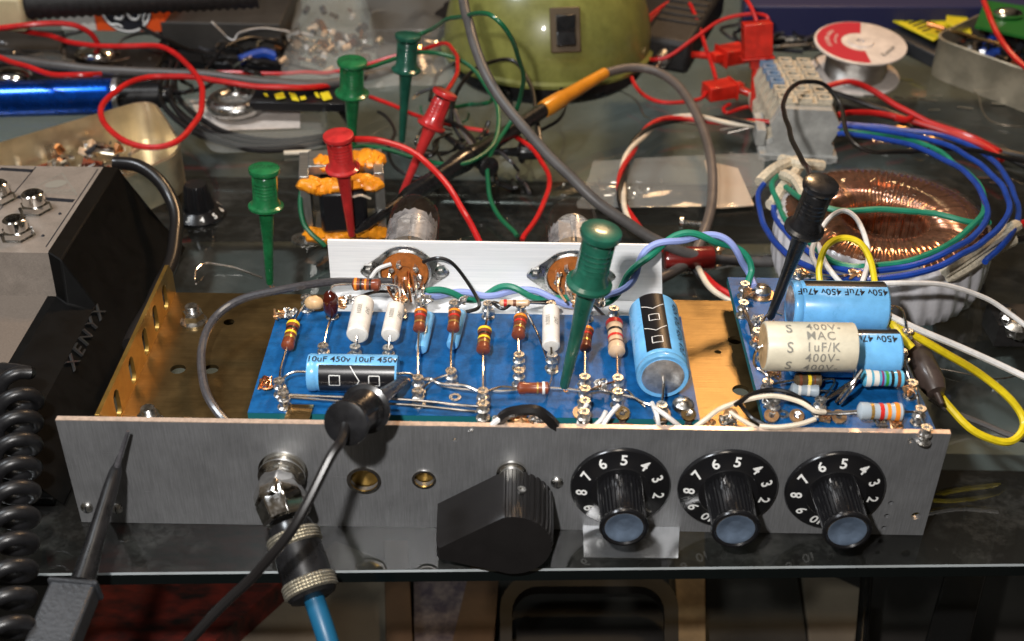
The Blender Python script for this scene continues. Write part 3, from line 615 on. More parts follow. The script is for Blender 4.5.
# ---- rear bracket with the two tube sockets
BY_ = 9.1; tL = Q(327, 237, BY_); tR = Q(661, 249, BY_); zt = (tL.z+tR.z)/2
br = B().plate([(tL.x, 3.05), (tR.x+.25, 3.05), (tR.x, zt), (tL.x, zt)], [circ(Q(405, 272, BY_).x, Q(405, 272, BY_).z, .9, 24), circ(Q(571, 276, BY_).x, Q(571, 276, BY_).z, .9, 24)], .12, pf(BY_+.06), 'alu')
brk = br.make('rear_bracket', amp, label='bright aluminium bracket holding two tube sockets', bevel=.012)
B().bx((tL.x, 7.6, 3.05), (tR.x+.2, BY_-.01, 3.17), 'alu').make('bracket_foot', brk, bevel=.01)
SK = []
for i, (px, py) in enumerate(((405, 271), (571, 275))):
    c0 = Q(px, py, BY_); SK.append(c0)
    ol = []
    for k in range(48):
        a = 2*PI*k/48; rx = 1.62 if abs(math.cos(a)) > .80 else 1.14
        ol.append((c0.x+math.cos(a)*(1.12+.55*max(0, abs(math.cos(a))-.72)/.28), c0.z+math.sin(a)*1.12*(1 if abs(math.cos(a)) < .72 else max(.35, 1-(abs(math.cos(a))-.72)*1.6))))
    so = B().plate(ol, [circ(c0.x, c0.z, .93, 30)], .07, pf(BY_-.05), 'steel').make('tube_socket', brk, bevel=.015, label=('left' if i == 0 else 'right')+' round brown tube socket with a metal flange')
    B().lathe((c0.x, BY_-.02, c0.z), (0, -1, 0), [(0, .93), (.06, .93), (.1, 1.0), (.14, .93), (.12, .90)], 'steel', 36, cap=False).make('rim', amp)
    s_ = B(); s_.lathe((c0.x, BY_+.1, c0.z), (0, -1, 0), [(0, .92), (.16, .92), (.24, .86), (.24, .3), (.18, .22), (.18, .05)], 'phenolic', 36)
    s_.make('socket_insulator', amp)
    for k in range(9):
        a = PI*.62+2*PI*k*.9/9; q = V((c0.x+.56*math.cos(a), BY_-.14, c0.z+.56*math.sin(a)))
        bn = B().box(q-V((0, .16, 0)), (.14, .42, .035), 'copper_tab' if k % 2 else 'solder', X=(-math.sin(a), 0, math.cos(a)), Y=(0, 1, 0))
        bn.ball(q-V((0, .30, .03)), .11, 'solder', 8, (1, 1, 1), .6); bn.make('socket_pin', amp)
    for sx in (-1, 1):
        if i == 1 and sx == 1: continue
        q = V((c0.x+sx*1.35, BY_-.09, c0.z+.12)); B().lathe(q, (0, -1, 0), [(0, .26), (.12, .26), (.14, .15), (.26, .14), (.28, .08)], 'steel', 6).make('socket_bolt', amp, angle=25)
    # the tube itself behind the bracket
    cc = V((c0.x+.12, BY_+.2, c0.z+.05+.15*i)); r = 1.02
    g = B(); L = 4.1 if i == 0 else 3.9
    pr = [(.0, r*.9), (.15, r), (L*.72, r), (L*.82, r*.95), (L*.91, r*.75), (L*.97, r*.42), (L, r*.15), (L+.25, .05)]
    g.lathe(cc, (0, 1, .10), pr, 'tube_glass', 32); tb_ = g.make('vacuum_tube', amp, label=('left' if i == 0 else 'right')+' glass vacuum tube behind the bracket')
    m_ = B(); m_.lathe(cc+V((0, .6, .05)), (0, 1, .1), [(0, .72), (.06, .72), (.06, .25), (1.9, .25), (1.9, .7), (1.96, .7)], 'tube_plate', 20)
    for sx in (-.34, .34): m_.box(cc+V((sx, 1.6, .2)), (.46, 1.7, .8), 'tube_plate', Y=(0, 1, .1))
    for k in range(7): m_.cyl(cc+V((math.cos(k*.9)*.55, .0, math.sin(k*.9)*.55)), cc+V((math.cos(k*.9)*.55, .7, math.sin(k*.9)*.55+.06)), .03, 'copper')
    m_.make('electrodes', tb_)
    gt = B(); N = 26; vs = []
    for k in range(N+1):
        a = math.radians(20+140*k/N); j = .10*noise.noise(V((k*.7, i*5, 0)))
        for t in (L*.12, (L*.55 if i == 0 else L*.45)+j*3+.10*noise.noise(V((k*.9, 7+i, 0)))*2): vs.append(cc+V((math.cos(a)*(r+.006), t, math.sin(a)*(r+.006)+.1*t)))
    gt.add(vs, [(2*k, 2*k+2, 2*k+3, 2*k+1) for k in range(N)], 'tube_getter'); gt.make('getter_patch', tb_)
w_('hookup_wire', [Q(423, 262, BY_-.3), Q(438, 258, BY_-.5), Q(452, 263, BY_-.6), Q(466, 280, BY_-.7), Q(478, 300, 7.6), Q(478, 308, 7.1), Q(466, 312, 6.9)], .07, 'w_black', 'black wire arching down from the left tube socket')
w_('hookup_wire', [Q(371, 278, BY_-.6), Q(378, 269, BY_-.5), Q(391, 264, BY_-.3)], .08, 'w_white', 'short white wire stub on the left tube socket')
w_('hookup_wire', [P(493, 303, 4.9), P(503, 309, 4.9), P(515, 303, 4.9), Q(540, 302, 7.5), Q(560, 300, 8.3)], .06, 'w_black', 'thin black wire between rear posts')
w_('hookup_wire', [Q(590, 300, 8.5), Q(600, 312, 7.4), Q(606, 318, 6.9)], .07, 'w_black', 'black wire stub right of the right socket')
w_('hookup_wire', [Q(395, 292, 8.2), Q(375, 292, 8), Q(352, 299, 7.4), Q(340, 302, 7)], .06, 'w_black', 'black wire leading left from the left socket')
for k in range(6):
    p0 = Q(392+k*7, 290, BY_-.3); w_('hookup_wire', [Q(390+k*6, 272+(k % 3)*4, BY_-.35), Q(388+k*7, 288, 8.3-.2*k), Q(396+k*5, 302, 7.2)], .05, ('copper', 'solder', 'wire_tin')[k % 3], 'bare wire hanging from the left tube socket')
for k in range(4):
    w_('hookup_wire', [Q(561+k*8, 272, BY_-.35), Q(558+k*8, 288, 8.4), Q(566+k*6, 302, 7.4)], .05, ('copper_tab', 'solder')[k % 2], 'bare wire hanging from the right tube socket')
# twisted pair green / lilac
path = [Q(424, 294, 7.6), Q(450, 293, 8.0), Q(480, 297, 8.2), Q(510, 289, 8.4), Q(545, 297, 8.3), Q(575, 302, 8.2), Q(604, 300, 8.2), Q(625, 285, 8.0), Q(640, 262, 8.0), Q(660, 245, 8.4), Q(690, 236, 8.8), Q(720, 240, 9.0), Q(740, 253, 9.0), Q(750, 272, 8.9), P(751, 286, 4.4)]
for k, (m_, lb) in enumerate((('w_teal', 'green wire of the twisted pair'), ('w_lilac', 'lilac wire of the twisted pair'))):
    B().tube(twist(path, k, 2, .13, 2.6), .125, m_, n=8, raw=True).make('heater_wire', amp, lb)
# shielded cable on the left
w_('shielded_cable', [Q(392, 281, 8.4), Q(372, 282, 8.2), Q(330, 282, 7.6), P(280, 290, 4.9), P(240, 300, 4.6), P(214, 319, 4.3), P(202, 348, 4.0), P(204, 385, 3.8), P(216, 410, 3.6), P(240, 436, 3.2)], .15, 'w_shield', 'dark shielded cable curving over the brass floor', n=10)

# ---- behind the front panel: pots and terminals
for i, x in enumerate(KX):
    b = B(); b.lathe((x, .24, KZ), (0, 1, 0), [(0, 1.3), (.5, 1.3), (.5, 1.86), (.62, 1.86), (.62, .3)], 'pot_brown', 40); po = b.make('potentiometer', amp)
    for k, dx in enumerate((-1.35, 0, 1.3)):
        tb_ = B(); c0 = V((x+dx, .92, 4.02)); tb_.plate(circ(0, 0, .24, 16), [circ(0, 0, .1, 10)], .05, lambda u, v, ww: c0+V((u, v*.8, .22+v*.5+ww)), ('copper_tab', 'tin_brass', 'copper_tab')[(k+i) % 3])
        tb_.box(c0-V((0, .1, .2)), (.2, .06, .6), 'solder'); tb_.ball(c0+V((.05, .1, .18)), .14, 'solder', 8, rough=.8); tb_.make('terminal', po)
def fw(pts, r, m, lab): w_('hookup_wire', [P(*p) for p in pts], r, m, lab)
fw([(577, 430, 3.9), (581, 415, 4.4), (587, 404, 4.6)], .075, 'w_white', 'white wire stub at the front posts')
fw([(600, 430, 4.1), (610, 415, 4.5), (619, 405, 4.7)], .075, 'w_white', 'white wire crossing behind the panel edge')
fw([(590, 429, 4.0), (601, 420, 4.3), (606, 411, 4.6)], .075, 'w_white', 'second white wire crossing behind the panel edge')
fw([(652, 403, 4.5), (657, 416, 4.5), (659, 430, 4.0)], .08, 'w_white', 'white wire below the large blue capacitor')
fw([(655, 408, 4.6), (668, 417, 4.6), (684, 430, 4.0)], .08, 'w_white', 'white wire running down right of the large blue capacitor')
fw([(690, 431, 4.0), (705, 420, 4.4), (722, 408, 4.6), (750, 399, 4.8), (775, 396, 4.9), (800, 402, 4.8), (815, 411, 4.6), (825, 412, 4.5)], .085, 'w_cream', 'white wire arching across the front of the short board')
fw([(735, 405, 4.8), (752, 394, 4.9), (770, 390, 4.9), (790, 393, 4.9), (810, 405, 4.6)], .075, 'w_black', 'black wire arching beside the white wire')
fw([(730, 412, 4.6), (742, 420, 4.5), (760, 430, 4.2)], .075, 'w_cream', 'short cream wire behind the second knob')
fw([(740, 404, 4.5), (752, 418, 4.5), (770, 426, 4.4), (785, 430, 4.2)], .07, 'w_black', 'black wire behind the second knob')
fw([(760, 426, 4.4), (778, 427, 4.5), (800, 424, 4.5), (815, 419, 4.5)], .08, 'w_cream', 'cream wire joining the third knob terminals')
fw([(496, 428, 4.1), (504, 416, 4.6), (516, 411, 4.9), (535, 410, 5.0), (548, 418, 4.7), (556, 428, 4.2)], .18, 'w_black', 'thick black wire arching behind the panel edge')
fw([(487, 430, 4.1), (498, 420, 4.5), (511, 414, 4.5)], .10, 'w_white', 'white wire stub left of the thick black arch')
for px, py, r_, m_ in ((521, 424, .34, 'copper_tab'), (536, 421, .25, 'solder'), (501, 424, .2, 'solder'), (470, 430, .12, 'solder'), (706, 428, .25, 'copper_tab'), (729, 422, .22, 'solder'), (824, 418, .2, 'copper_tab'), (880, 425, .15, 'solder')):
    tangle(px, py, 4.15, m_, r_*.9, amp, 4); B().ball(P(px, py, 4.15), r_*.8, m_, 10, (1.1, 1, .8), .7).make('solder_joint', amp)

# ---- numbered knobs
RB = 64
for i, x in enumerate(KX):
    tw = (0, 4, 0)[i]; k_ = B()
    k_.lathe((x, 0, KZ), (0, -1, 0), [(.06, KR*.97), (.06, KR), (.14, KR), (.20, KR*.975), (.30, KR*.62), (.34, .95), (.36, .3)], 'knob_black', 72)
    rot = math.radians((-2, -8, -3)[i]); y0 = -.20
    def skirt(u, v, w__):     # lies on the sloping skirt cone
        rr = math.hypot(u, v); yy = -(.20+.10*(KR*.975-rr)/(KR*.355)) if rr < KR*.975 else -.20
        return V((x+u, yy-.006, KZ+v))
    ks = k_.make('knob_skirt', amp, label='black knob skirt numbered in white, '+('left', 'middle', 'right')[i]+' of three', bevel=0)
    tx = B()
    for j, ch in enumerate(('0', '1', '2', '3', '4', '5', '6', '7', '8', '9', '10')):
        a = PI/2+math.radians((j-5)*32.7)+rot; R_ = KR*.765; ca_, sa_ = math.cos(a), math.sin(a); ph_ = a-PI/2
        cp_, sp_ = math.cos(ph_), math.sin(ph_)
        tx.text(ch, .50, lambda u, v, w__: skirt(R_*ca_+u*cp_-v*sp_, R_*sa_+u*sp_+v*cp_, 0), 'ink_white', bold=.022, sp=.85)
    tx.make('numbering', ks)
    kb = B(); n = RB*2; k0 = len(kb.v); rows = [(-.30, .76), (-.5, .75), (-1.82, .71), (-1.90, .69)]
    for (yy, rr) in rows:
        for j in range(n*2):
            a = 2*PI*j/(n*2); q = rr*(1 if (j % 8) < 4 else .90)*(1.0); kb.v.append(V((x+q*math.cos(a), yy, KZ+q*math.sin(a))))
    N = n*2
    for r_ in range(3):
        for j in range(N): kb.f.append((r_*N+j, r_*N+(j+1) % N, (r_+1)*N+(j+1) % N, (r_+1)*N+j)); kb.m.append(kb.mi('knob_black'))
    kb.lathe((x, -1.88, KZ), (0, -1, 0), [(-.1, .70), (.0, .76), (.08, .77), (.14, .74), (.16, .66), (.10, .62)], 'knob_black', 48, cap=False)
    kb.make('knob_grip', ks, angle=25)
    B().lathe((x, -1.92, KZ), (0, -1, 0), [(-.05, .64), (.05, .64), (.07, .60, 'chrome'), (.03, .50), (-.03, .34), (-.07, .16), (-.085, .01)], 'knob_cap', 48).make('knob_cap', ks, angle=60)
# aluminium foil flap under the left knob
fl_ = B(); a_, b_, c_, d_ = P(584, 557, .05), P(678, 558, .05), P(681, 505, .30), P(582, 505, .30)
fl_.add([a_, b_, c_, d_, a_-V((0, 0, .03)), b_-V((0, 0, .03)), c_-V((0, 0, .03)), d_-V((0, 0, .03))], [(0, 1, 2, 3), (7, 6, 5, 4), (0, 4, 5, 1), (1, 5, 6, 2), (2, 6, 7, 3), (3, 7, 4, 0)], 'shiny_sheet')
fl_.make('metal_strip', label='bright metal strip poking out under the panel below the left numbered knob', cat='metal strip')
# ---- big pointer knob
pc = Q(513, 500, -.1); cx, cz = pc.x-.05, pc.z+.12
nut = Q(512, 466, 0); B().lathe((nut.x, -.02, nut.z-.25), (0, -1, 0), [(0, .50), (.10, .50), (.12, .42), (.3, .42)], 'hot_metal', 24).make('shaft_nut', amp)
ol = [(11.9, .74), (11.9, 1.24)]
ol += [(14.35+1.32*math.cos(math.radians(a)), 1.40+1.32*math.sin(math.radians(a))) for a in range(104, -100, -4)]
ol = ol[::-1]
pk = B(); rib = []
for i, (u, v) in enumerate(ol):
    f = 1
    if u > 14.2 and v > .6: f = 1 if (i % 2) else .965
    rib.append((14.35+(u-14.35)*f, 1.4+(v-1.4)*f))
pn = B()
rows = [(-.18, 1.0), (-1.6, .985), (-2.05, .97), (-2.2, .93)]
n = len(ol); ol2 = []
for i in range(n):       # finer outline so the ribs read
    a, b_ = ol[i], ol[(i+1) % n]
    for k in range(4): ol2.append((a[0]+(b_[0]-a[0])*k/4, a[1]+(b_[1]-a[1])*k/4))
n = len(ol2)
for (yy, sc_) in rows:
    for i, (u, v) in enumerate(ol2):
        an = math.degrees(math.atan2(v-1.4, u-14.35)); g_ = 1.0
        if math.hypot(u-14.35, v-1.4) < 1.34 and -60 < an < 100 and yy > -2.1: g_ = .945 if (int((an+200)/5.2) % 2) else 1.0
        pn.v.append(V((14.35+(u-14.35)*sc_*g_, yy, 1.4+(v-1.4)*sc_*g_)))
mi_ = pn.mi('knob_brown')
for r_ in range(3):
    for i in range(n): pn.f.append((r_*n+i, r_*n+(i+1) % n, (r_+1)*n+(i+1) % n, (r_+1)*n+i)); pn.m.append(mi_)
pn.f.append(tuple(range(3*n, 4*n))); pn.m.append(mi_)
pn.make('pointer_knob', amp, label='large black pointer knob with ribs, pointing left', angle=28)
ss = Q(519, 504, -1.0); B().lathe((14.62, -1.05, 2.72), (.2, 0, 1), [(-.05, .14), (.02, .14), (.02, .09), (-.03, .08)], 'steel', 16).make('set_screw', amp)

# ================================================================== PLUG in the jack
pl = thing('jack_plug', 'silver right-angle jack plug with black barrel and knurled rings on a blue cable', 'plug', (7.2, -2.0, 0))
pa = V((6.95, 0, 2.42)); B().lathe(pa, (0, -1, 0), [(.0, .80), (.06, .80), (.08, .68), (.26, .68), (.30, .76), (.36, .76), (.40, .6), (.62, .6)], 'hot_metal', 36).make('nut', pl)
d = (V((8.5, -4.35, .35))-V((7.0, -1.35, 2.35))).normalized(); e0 = V((7.0, -1.10, 2.40))
el = B(); el.lathe(pa+V((0, -.5, 0)), (0, -1, 0), [(0, .62), (.35, .72), (.8, .74), (1.15, .62), (1.25, .35)], 'chrome', 8)
el.lathe(e0-d*.25+V((0, 0, 0)), d, [(-.1, .5), (.05, .72), (.5, .84), (1.05, .78), (1.15, .68)], 'chrome', 8)
el.make('elbow', pl, angle=30, bevel=.04)
bb = e0+d*1.05
B().lathe(bb, d, [(0, .66), (.12, .70), (.30, .72)], 'black_plastic', 36).make('collar', pl)
def knurl(p, nm):
    k_ = B(); n = 72; R_ = [(0, .66), (.03, .71), (.40, .71), (.44, .66)]; pr = []
    k_.lathe(p, d, [(0, .78), (.03, .82)]+[(.05+.05*i, .85 if i % 2 else .81) for i in range(8)]+[(.46, .78)], 'knurl', 96, sq=lambda a: 1+.012*math.cos(48*a)); k_.make(nm, pl, angle=15)
knurl(bb+d*.30, 'knurled_ring'); B().lathe(bb+d*.76, d, [(0, .77), (1.05, .77)], 'black_plastic', 40).make('barrel', pl); knurl(bb+d*1.81, 'knurled_ring')
B().lathe(bb+d*2.27, d, [(0, .76), (.12, .70), (.2, .48)], 'black_plastic', 36).make('end_cap', pl)
q0 = bb+d*2.4; B().tube([q0, q0+d*1.2, q0+d*2.4+V((.05, 0, -.6)), q0+d*3.6+V((.1, .3, -2.2)), q0+d*4.4+V((.2, 1.2, -5.0))], .32, 'cable_blue', n=16).make('cable', pl)

# ================================================================== TEST CLIPS
def lean(tip, px, py, L):
    best = None
    for i in range(-90, 60):
        p = Q(px, py, tip.y+i*.06); e_ = abs((p-tip).length-L)+abs(i)*.004
        if best is None or e_ < best[0]: best = (e_, p)
    return best[1]
def clip(tip, top, m, s_, label, lead, lm, group='test clips standing and hooked around the amplifier', lead_r=.11, hook=True):
    s_ *= 1.22; t = thing('test_clip', label, 'test clip', tip, group); d = (top-tip); L = d.length; d = d/L
    c = B(); c.lathe(tip, d, [(L*.945, .40*s_), (L*.955, .53*s_), (L*.975, .56*s_), (L*.992, .54*s_), (L, .44*s_), (L+.01, .1*s_)], m, 32); c.make('plunger', t)
    b = B(); n = 24; x, y, z = frame(d)
    b.lathe(tip, d, [(L*.655, .33*s_), (L*.66, .56*s_), (L*.672, .63*s_), (L*.688, .63*s_), (L*.70, .52*s_), (L*.74, .44*s_), (L*.86, .385*s_), (L*.92, .375*s_), (L*.93, .34*s_)], m, 32)
    b.box(tip+d*L*.83+x*.36*s_, (.14*s_, .26*s_, L*.22), m, X=x, Y=y, Z=d); b.box(tip+d*L*.83-x*.36*s_, (.14*s_, .26*s_, L*.22), m, X=x, Y=y, Z=d)
    for k_ in range(5): b.lathe(tip+d*L*(.765+.028*k_), d, [(0, .425*s_), (.03, .435*s_), (.06, .425*s_)], m, 24, cap=False)
    b.make('barrel', t); B().lathe(tip, d, [(L*.93, .30*s_), (L*.946, .30*s_)], 'black_plastic', 20).make('plunger_gap', t)
    B().lathe(tip, d, [(0.02, .12*s_), (L*.02, .14*s_), (L*.40, .20*s_), (L*.60, .27*s_), (L*.65, .31*s_), (L*.657, .30*s_)], m, 20).make('nose', t)
    if hook: B().tube([tip+d*.1, tip-d*.12, tip-d*.20+x*.10, tip-d*.10+x*.17], .03, 'copper_tab', n=6).make('hook', t)
    if lead: B().tube(wob([top-d*L*.03]+lead), lead_r, lm, n=9, raw=True).make('lead', t)
    return t
def W(*pts): return [P(*p) for p in pts]
tp = P(270, 284, .25); clip(tp, lean(tp, 264, 167, 5.5), 'green_clip', .95, 'bright green test clip standing alone on the glass left of the bracket', None, None)
tp = P(352, 160, .3); clip(tp, lean(tp, 352, 60, 5.5), 'green_clip', 1.08, 'bright green test clip behind the red one above the orange taped coil',
    W((368, 69, 4.6), (420, 52, 4.5), (466, 64, 4.0), (497, 105, 3), (492, 145, 2.2), (458, 165, 2.0), (415, 158, 2), (370, 147, 2.5), (322, 159, 3), (302, 190, 2.6), (303, 224, 1.5), (325, 246, .6)), 'w_green')
tp = P(402, 142, .3); clip(tp, lean(tp, 408, 34, 5.8), 'dark_green_clip', .98, 'dark teal test clip standing behind the bright green and red ones',
    W((424, 32, 5.4), (452, 19, 7.5), (488, 15, 9.5), (511, 38, 8.5), (523, 78, 5.5), (515, 115, 3), (492, 150, 2), (488, 180, 1.3), (493, 207, .6), (517, 236, .4)), 'w_green')
tp = P(352, 236, .9); clip(tp, lean(tp, 338, 134, 5.2), 'red_clip', .98, 'red test clip leaning in front of the orange taped coil',
    W((352, 139, 5.6), (380, 140, 5.4), (415, 154, 5), (445, 183, 4.2), (466, 216, 3.4), (482, 246, 2.4)), 'w_red', lead_r=.135)
tp = P(401, 196, .5); clip(tp, lean(tp, 446, 91, 5.5), 'red_clip', .90, 'red test clip tilted to the right above the left vacuum tube',
    W((456, 76, 4.8), (457, 58, 4.6), (448, 46, 4.2), (432, 46, 3.6), (395, 57, 2.8), (340, 71, 2), (290, 73, 1.4), (200, 72, 1)), 'w_red')
tp = P(564, 387, 4.55); clip(tp, lean(tp, 602, 229, 6.2), 'dark_green_clip', .93, 'dark green test clip hooked on the circuit board in front of the right tube socket', None, None)
tp = P(770, 318, 4.6); clip(tp, lean(tp, 822, 182, 6.0), 'black_plastic', .86, 'black test clip hooked on the short circuit board beside the toroid',
    W((806, 168, 7.0), (790, 134, 6.6), (784, 104, 6.0), (797, 83, 5.6), (823, 84, 5.0), (842, 106, 4.2), (846, 133, 3.6), (866, 150, 3.2), (905, 152, 3.0), (960, 149, 2.6), (1035, 163, 2)), 'w_black')
tp = P(404, 380, 4.65); tt = lean(tp, 341, 425, 4.3)
tt = V((tp.x-2.0, tp.y-2.3, 6.9)); 
for k in range(80):
    q_ = Q(342, 423, tp.y-2.2-k*.0); tt = q_
clip(tp, P(345, 424, 6.6), 'black_plastic', 1.0, 'black test clip hooked on a wire at the front left of the circuit board',
    W((342, 440, 6.5), (330, 458, 6.3), (296, 522, 5.0), (262, 568, 3.6), (225, 604, 2.4), (180, 650, 1.0), (150, 690, -1)), 'w_black', lead_r=.15)
# dark clips and leads in the middle background
def fat(p, r_, m='black_plastic'): pass
tp = P(478, 152, .6); clip(tp, P(543, 152, 1.2), 'black_plastic', .75, 'small black test clip lying on the glass under the green dome', W((536, 110, 2), (528, 80, 2.5), (510, 60, 3), (480, 66, 3), (458, 90, 2.4), (452, 120, 1.4), (462, 140, .8)), 'w_black', hook=False)
tp = P(440, 132, .8); clip(tp, P(490, 168, 1.6), 'black_plastic', .75, 'small black test clip lying across the black probe', W((480, 150, 2), (465, 130, 1.6), (440, 118, 1.2)), 'w_black', hook=False)

# red block-shaped grabbers at top right
def grab_clip(a, b, tipp, sz, label, lead, yaw=0):
    t = thing('block_clip', label, 'test clip', P(*tipp), 'red block-shaped test clips')
    p, q_ = P(*a), P(*b); ax = (q_-p); L = ax.length; ax /= L
    X = V((math.cos(yaw), math.sin(yaw), 0)); X = (X-ax*X.dot(ax)).normalized(); Y = ax.cross(X)
    h = B(); h.box((p+q_)/2, (sz, sz*.72, L), 'red_box_clip', X=X, Y=Y, Z=ax); h.box(q_+ax*.05, (sz*1.15, sz*.85, .12), 'red_box_clip', X=X, Y=Y, Z=ax); h.make('head', t, bevel=.07)
    tz = P(*tipp); n_ = B(); n_.box(q_+ax*.35, (sz*.5, sz*.4, .6), 'red_box_clip', X=X, Y=Y, Z=ax); n_.lathe(q_+ax*.2, tz-q_, [(0, .30), (.3, .24), ((tz-q_).length*.9, .14), ((tz-q_).length, .05)], 'red_box_clip', 14); n_.make('nose', t, bevel=.03)
    if lead: B().tube([p]+W(*lead), .11, 'w_red', n=9).make('lead', t)
grab_clip((757, 22, 5.0), (757, 56, 3.2), (752, 108, .6), 1.55, 'large red block-shaped clip pointing down behind the terminal block', [(750, 5, 5.6), (735, -15, 6)])
grab_clip((744, 52, 1.6), (722, 56, 1.6), (668, 52, 1.2), 1.25, 'red block-shaped clip lying left of the large one and pointing left', [(768, 22, 3.6), (755, 14, 3.8), (722, 20, 3.4), (695, 38, 2.6), (665, 58, 1.6), (640, 56, 1.4), (625, 35, 2), (620, -10, 3)])
grab_clip((706, 92, .9), (732, 88, .9), (762, 100, .6), 1.15, 'small red block-shaped clip lying nearest the twisted wires', [(697, 100, .9), (660, 102, .8), (637, 88, .9), (630, 60, 1.6), (648, 18, 2.6), (690, -10, 3)])
wire('test_lead', W((640, 34, 1), (655, 14, 1.5), (680, 0, 2), (690, 5, 3), (703, 40, 2), (716, 80, 1.2)), .12, 'w_red', label='red test lead curling over the black adapter at the top', cat='cable')
wire('test_lead', W((730, 104, .3), (724, 108, .3), (728, 112, .3), (745, 108, .3), (765, 106, .3), (773, 110, .3)), .11, 'w_red', label='short red wire end tucked beside the terminal block', cat='wire')

# probe with orange sleeve
pr = thing('test_probe', 'long black probe with an orange sleeve and a grey cable behind the tubes', 'probe', P(450, 165, .5))
def axl(nm, a, b, prof, m, n=20): p, q_ = P(*a), P(*b); L = (q_-p).length; B().lathe(p, q_-p, [(t*L, r_) for t, r_ in prof], m, n).make(nm, pr)
axl('tip', (356, 232, 1.3), (402, 200, 1.5), [(0, .10), (.2, .22), (1, .26)], 'black_plastic')
axl('grip', (402, 200, 1.5), (470, 157, 1.9), [(0, .30), (.1, .42), (.7, .44), (.9, .55), (1, .45)], 'black_plastic')
axl('body', (470, 157, 1.9), (548, 107, 2.2), [(0, .5), (.06, .5), (.1, .40), (.9, .40), (1, .34)], 'black_plastic')
axl('sleeve', (543, 110, 2.2), (605, 73, 2.5), [(0, .43), (.08, .46), (.3, .44), (.32, .39), (.9, .31), (1, .30)], 'orange_sleeve')
for i, (a, b) in enumerate((((420, 172, 2.3), (424, 152, 2.6)), ((470, 150, 2.4), (480, 176, 1.7)), ((455, 165, 1.9), (461, 182, 1.2)))):
    pass
B().tube(W((603, 74, 2.5), (628, 68, 2.5), (655, 71, 2.4), (680, 88, 2.2), (700, 122, 1.9), (711, 160, 1.6), (712, 200, 1.2), (704, 232, 1.0), (688, 262, .6), (650, 284, .5)), .24, 'w_mauve', n=12).make('cable', pr)
wire('grey_cable', W((462, -10, 9), (468, 18, 8.5), (480, 62, 7.4), (505, 105, 6.2), (545, 152, 4.8), (592, 197, 3.4), (636, 228, 2.2), (672, 248, 1.4), (700, 256, .9), (740, 262, .5), (800, 262, .4)), .24, 'w_grey', label='thick grey cable sweeping down from the top to the right of the bracket', cat='cable', n=12)
wire('grey_cable', W((-20, 56, 2.4), (60, 66, 2.4), (130, 72, 2.2), (200, 75, 2.2), (270, 83, 2.0), (330, 84, 1.8), (370, 76, 1.6), (400, 66, 1.4), (430, 60, 1.2)), .27, 'w_grey', label='thick grey cable lying across the top left clutter', cat='cable', n=12)
# twisted trio
path = W((800, 126, 1.2), (765, 124, 1.2), (725, 121, 1.0), (690, 118, .8), (660, 122, .8), (638, 140, .8), (624, 168, .8), (622, 200, .8), (636, 226, .6), (662, 246, .5), (690, 262, .4), (714, 288, .4), (745, 302, .3))
for k, (m_, lb) in enumerate((('w_red', 'red wire of the twisted three-wire lead running from the terminal block'), ('w_cream', 'cream wire of the twisted three-wire lead running from the terminal block'), ('w_black', 'black wire of the twisted three-wire lead running from the terminal block'))):
    B().tube(twist(path, k, 3, .13, 6.0), .13, m_, n=8, raw=True).make('twisted_wire', label=lb, cat='wire', group='three-wire twisted lead')
for i, a in enumerate((((745, 125, .9), (720, 130, .6)), ((752, 127, .9), (728, 133, .5)))):
    wire('bare_wire_end', W(*a), .06, 'wire_tin', label='bare stripped wire end '+('above' if i == 0 else 'below')+' its twin left of the terminal block', cat='wire')

# ================================================================== LEFT SIDE
mx = thing('mixer', 'small silver and black audio mixer with two chrome jacks at the left edge', 'mixer', P(30, 260, 0))
HZ = 4.2
A_, B_ = P(104, 167, HZ), P(48, 253, HZ); xr = (A_.x+B_.x)/2; A_.x += 0; yb, yf = A_.y, B_.y
sx_ = (A_.x-B_.x)/(A_.y-B_.y)
def mxp(u, y, z): return V((B_.x+(y-yf)*sx_-u, y, z))     # u: distance leftwards from the top's right edge
C_ = Q(42, 296, yf-.15); zl = C_.z
b = B(); b.add([mxp(0, yf, HZ), mxp(0, yb, HZ), mxp(16, yb, HZ), mxp(16, yf, HZ), mxp(0, yf-.15, zl), mxp(16, yf-.15, zl), mxp(0, yb, 0.3), mxp(16, yb, .3)], [(0, 1, 2, 3), (4, 0, 3, 5), (1, 6, 7, 2)], 'mixer_silver')
yn = yf-9.5; zn = zl-.2
b.add([mxp(.35, yf-.15, zl), mxp(16, yf-.15, zl), mxp(16, yn, zn), mxp(.35, yn, zn)], [(0, 1, 2, 3)], 'mixer_plate'); b.add([mxp(0, yf-.2, zl-.01), mxp(.35, yf-.2, zl-.01), mxp(.35, yn, zn-.01), mxp(0, yn, zn-.01)], [(0, 1, 2, 3)], 'mixer_black')
b.make('top_panel', mx, flat=True)
b = B(); o = []
for u, y, z in ((-.02, yb, HZ+.06), (-.02, yf-.02, HZ+.06), (-.02, yf-.2, zl+.06), (-.02, yn, zn+.06)): o.append(mxp(u, y, z))

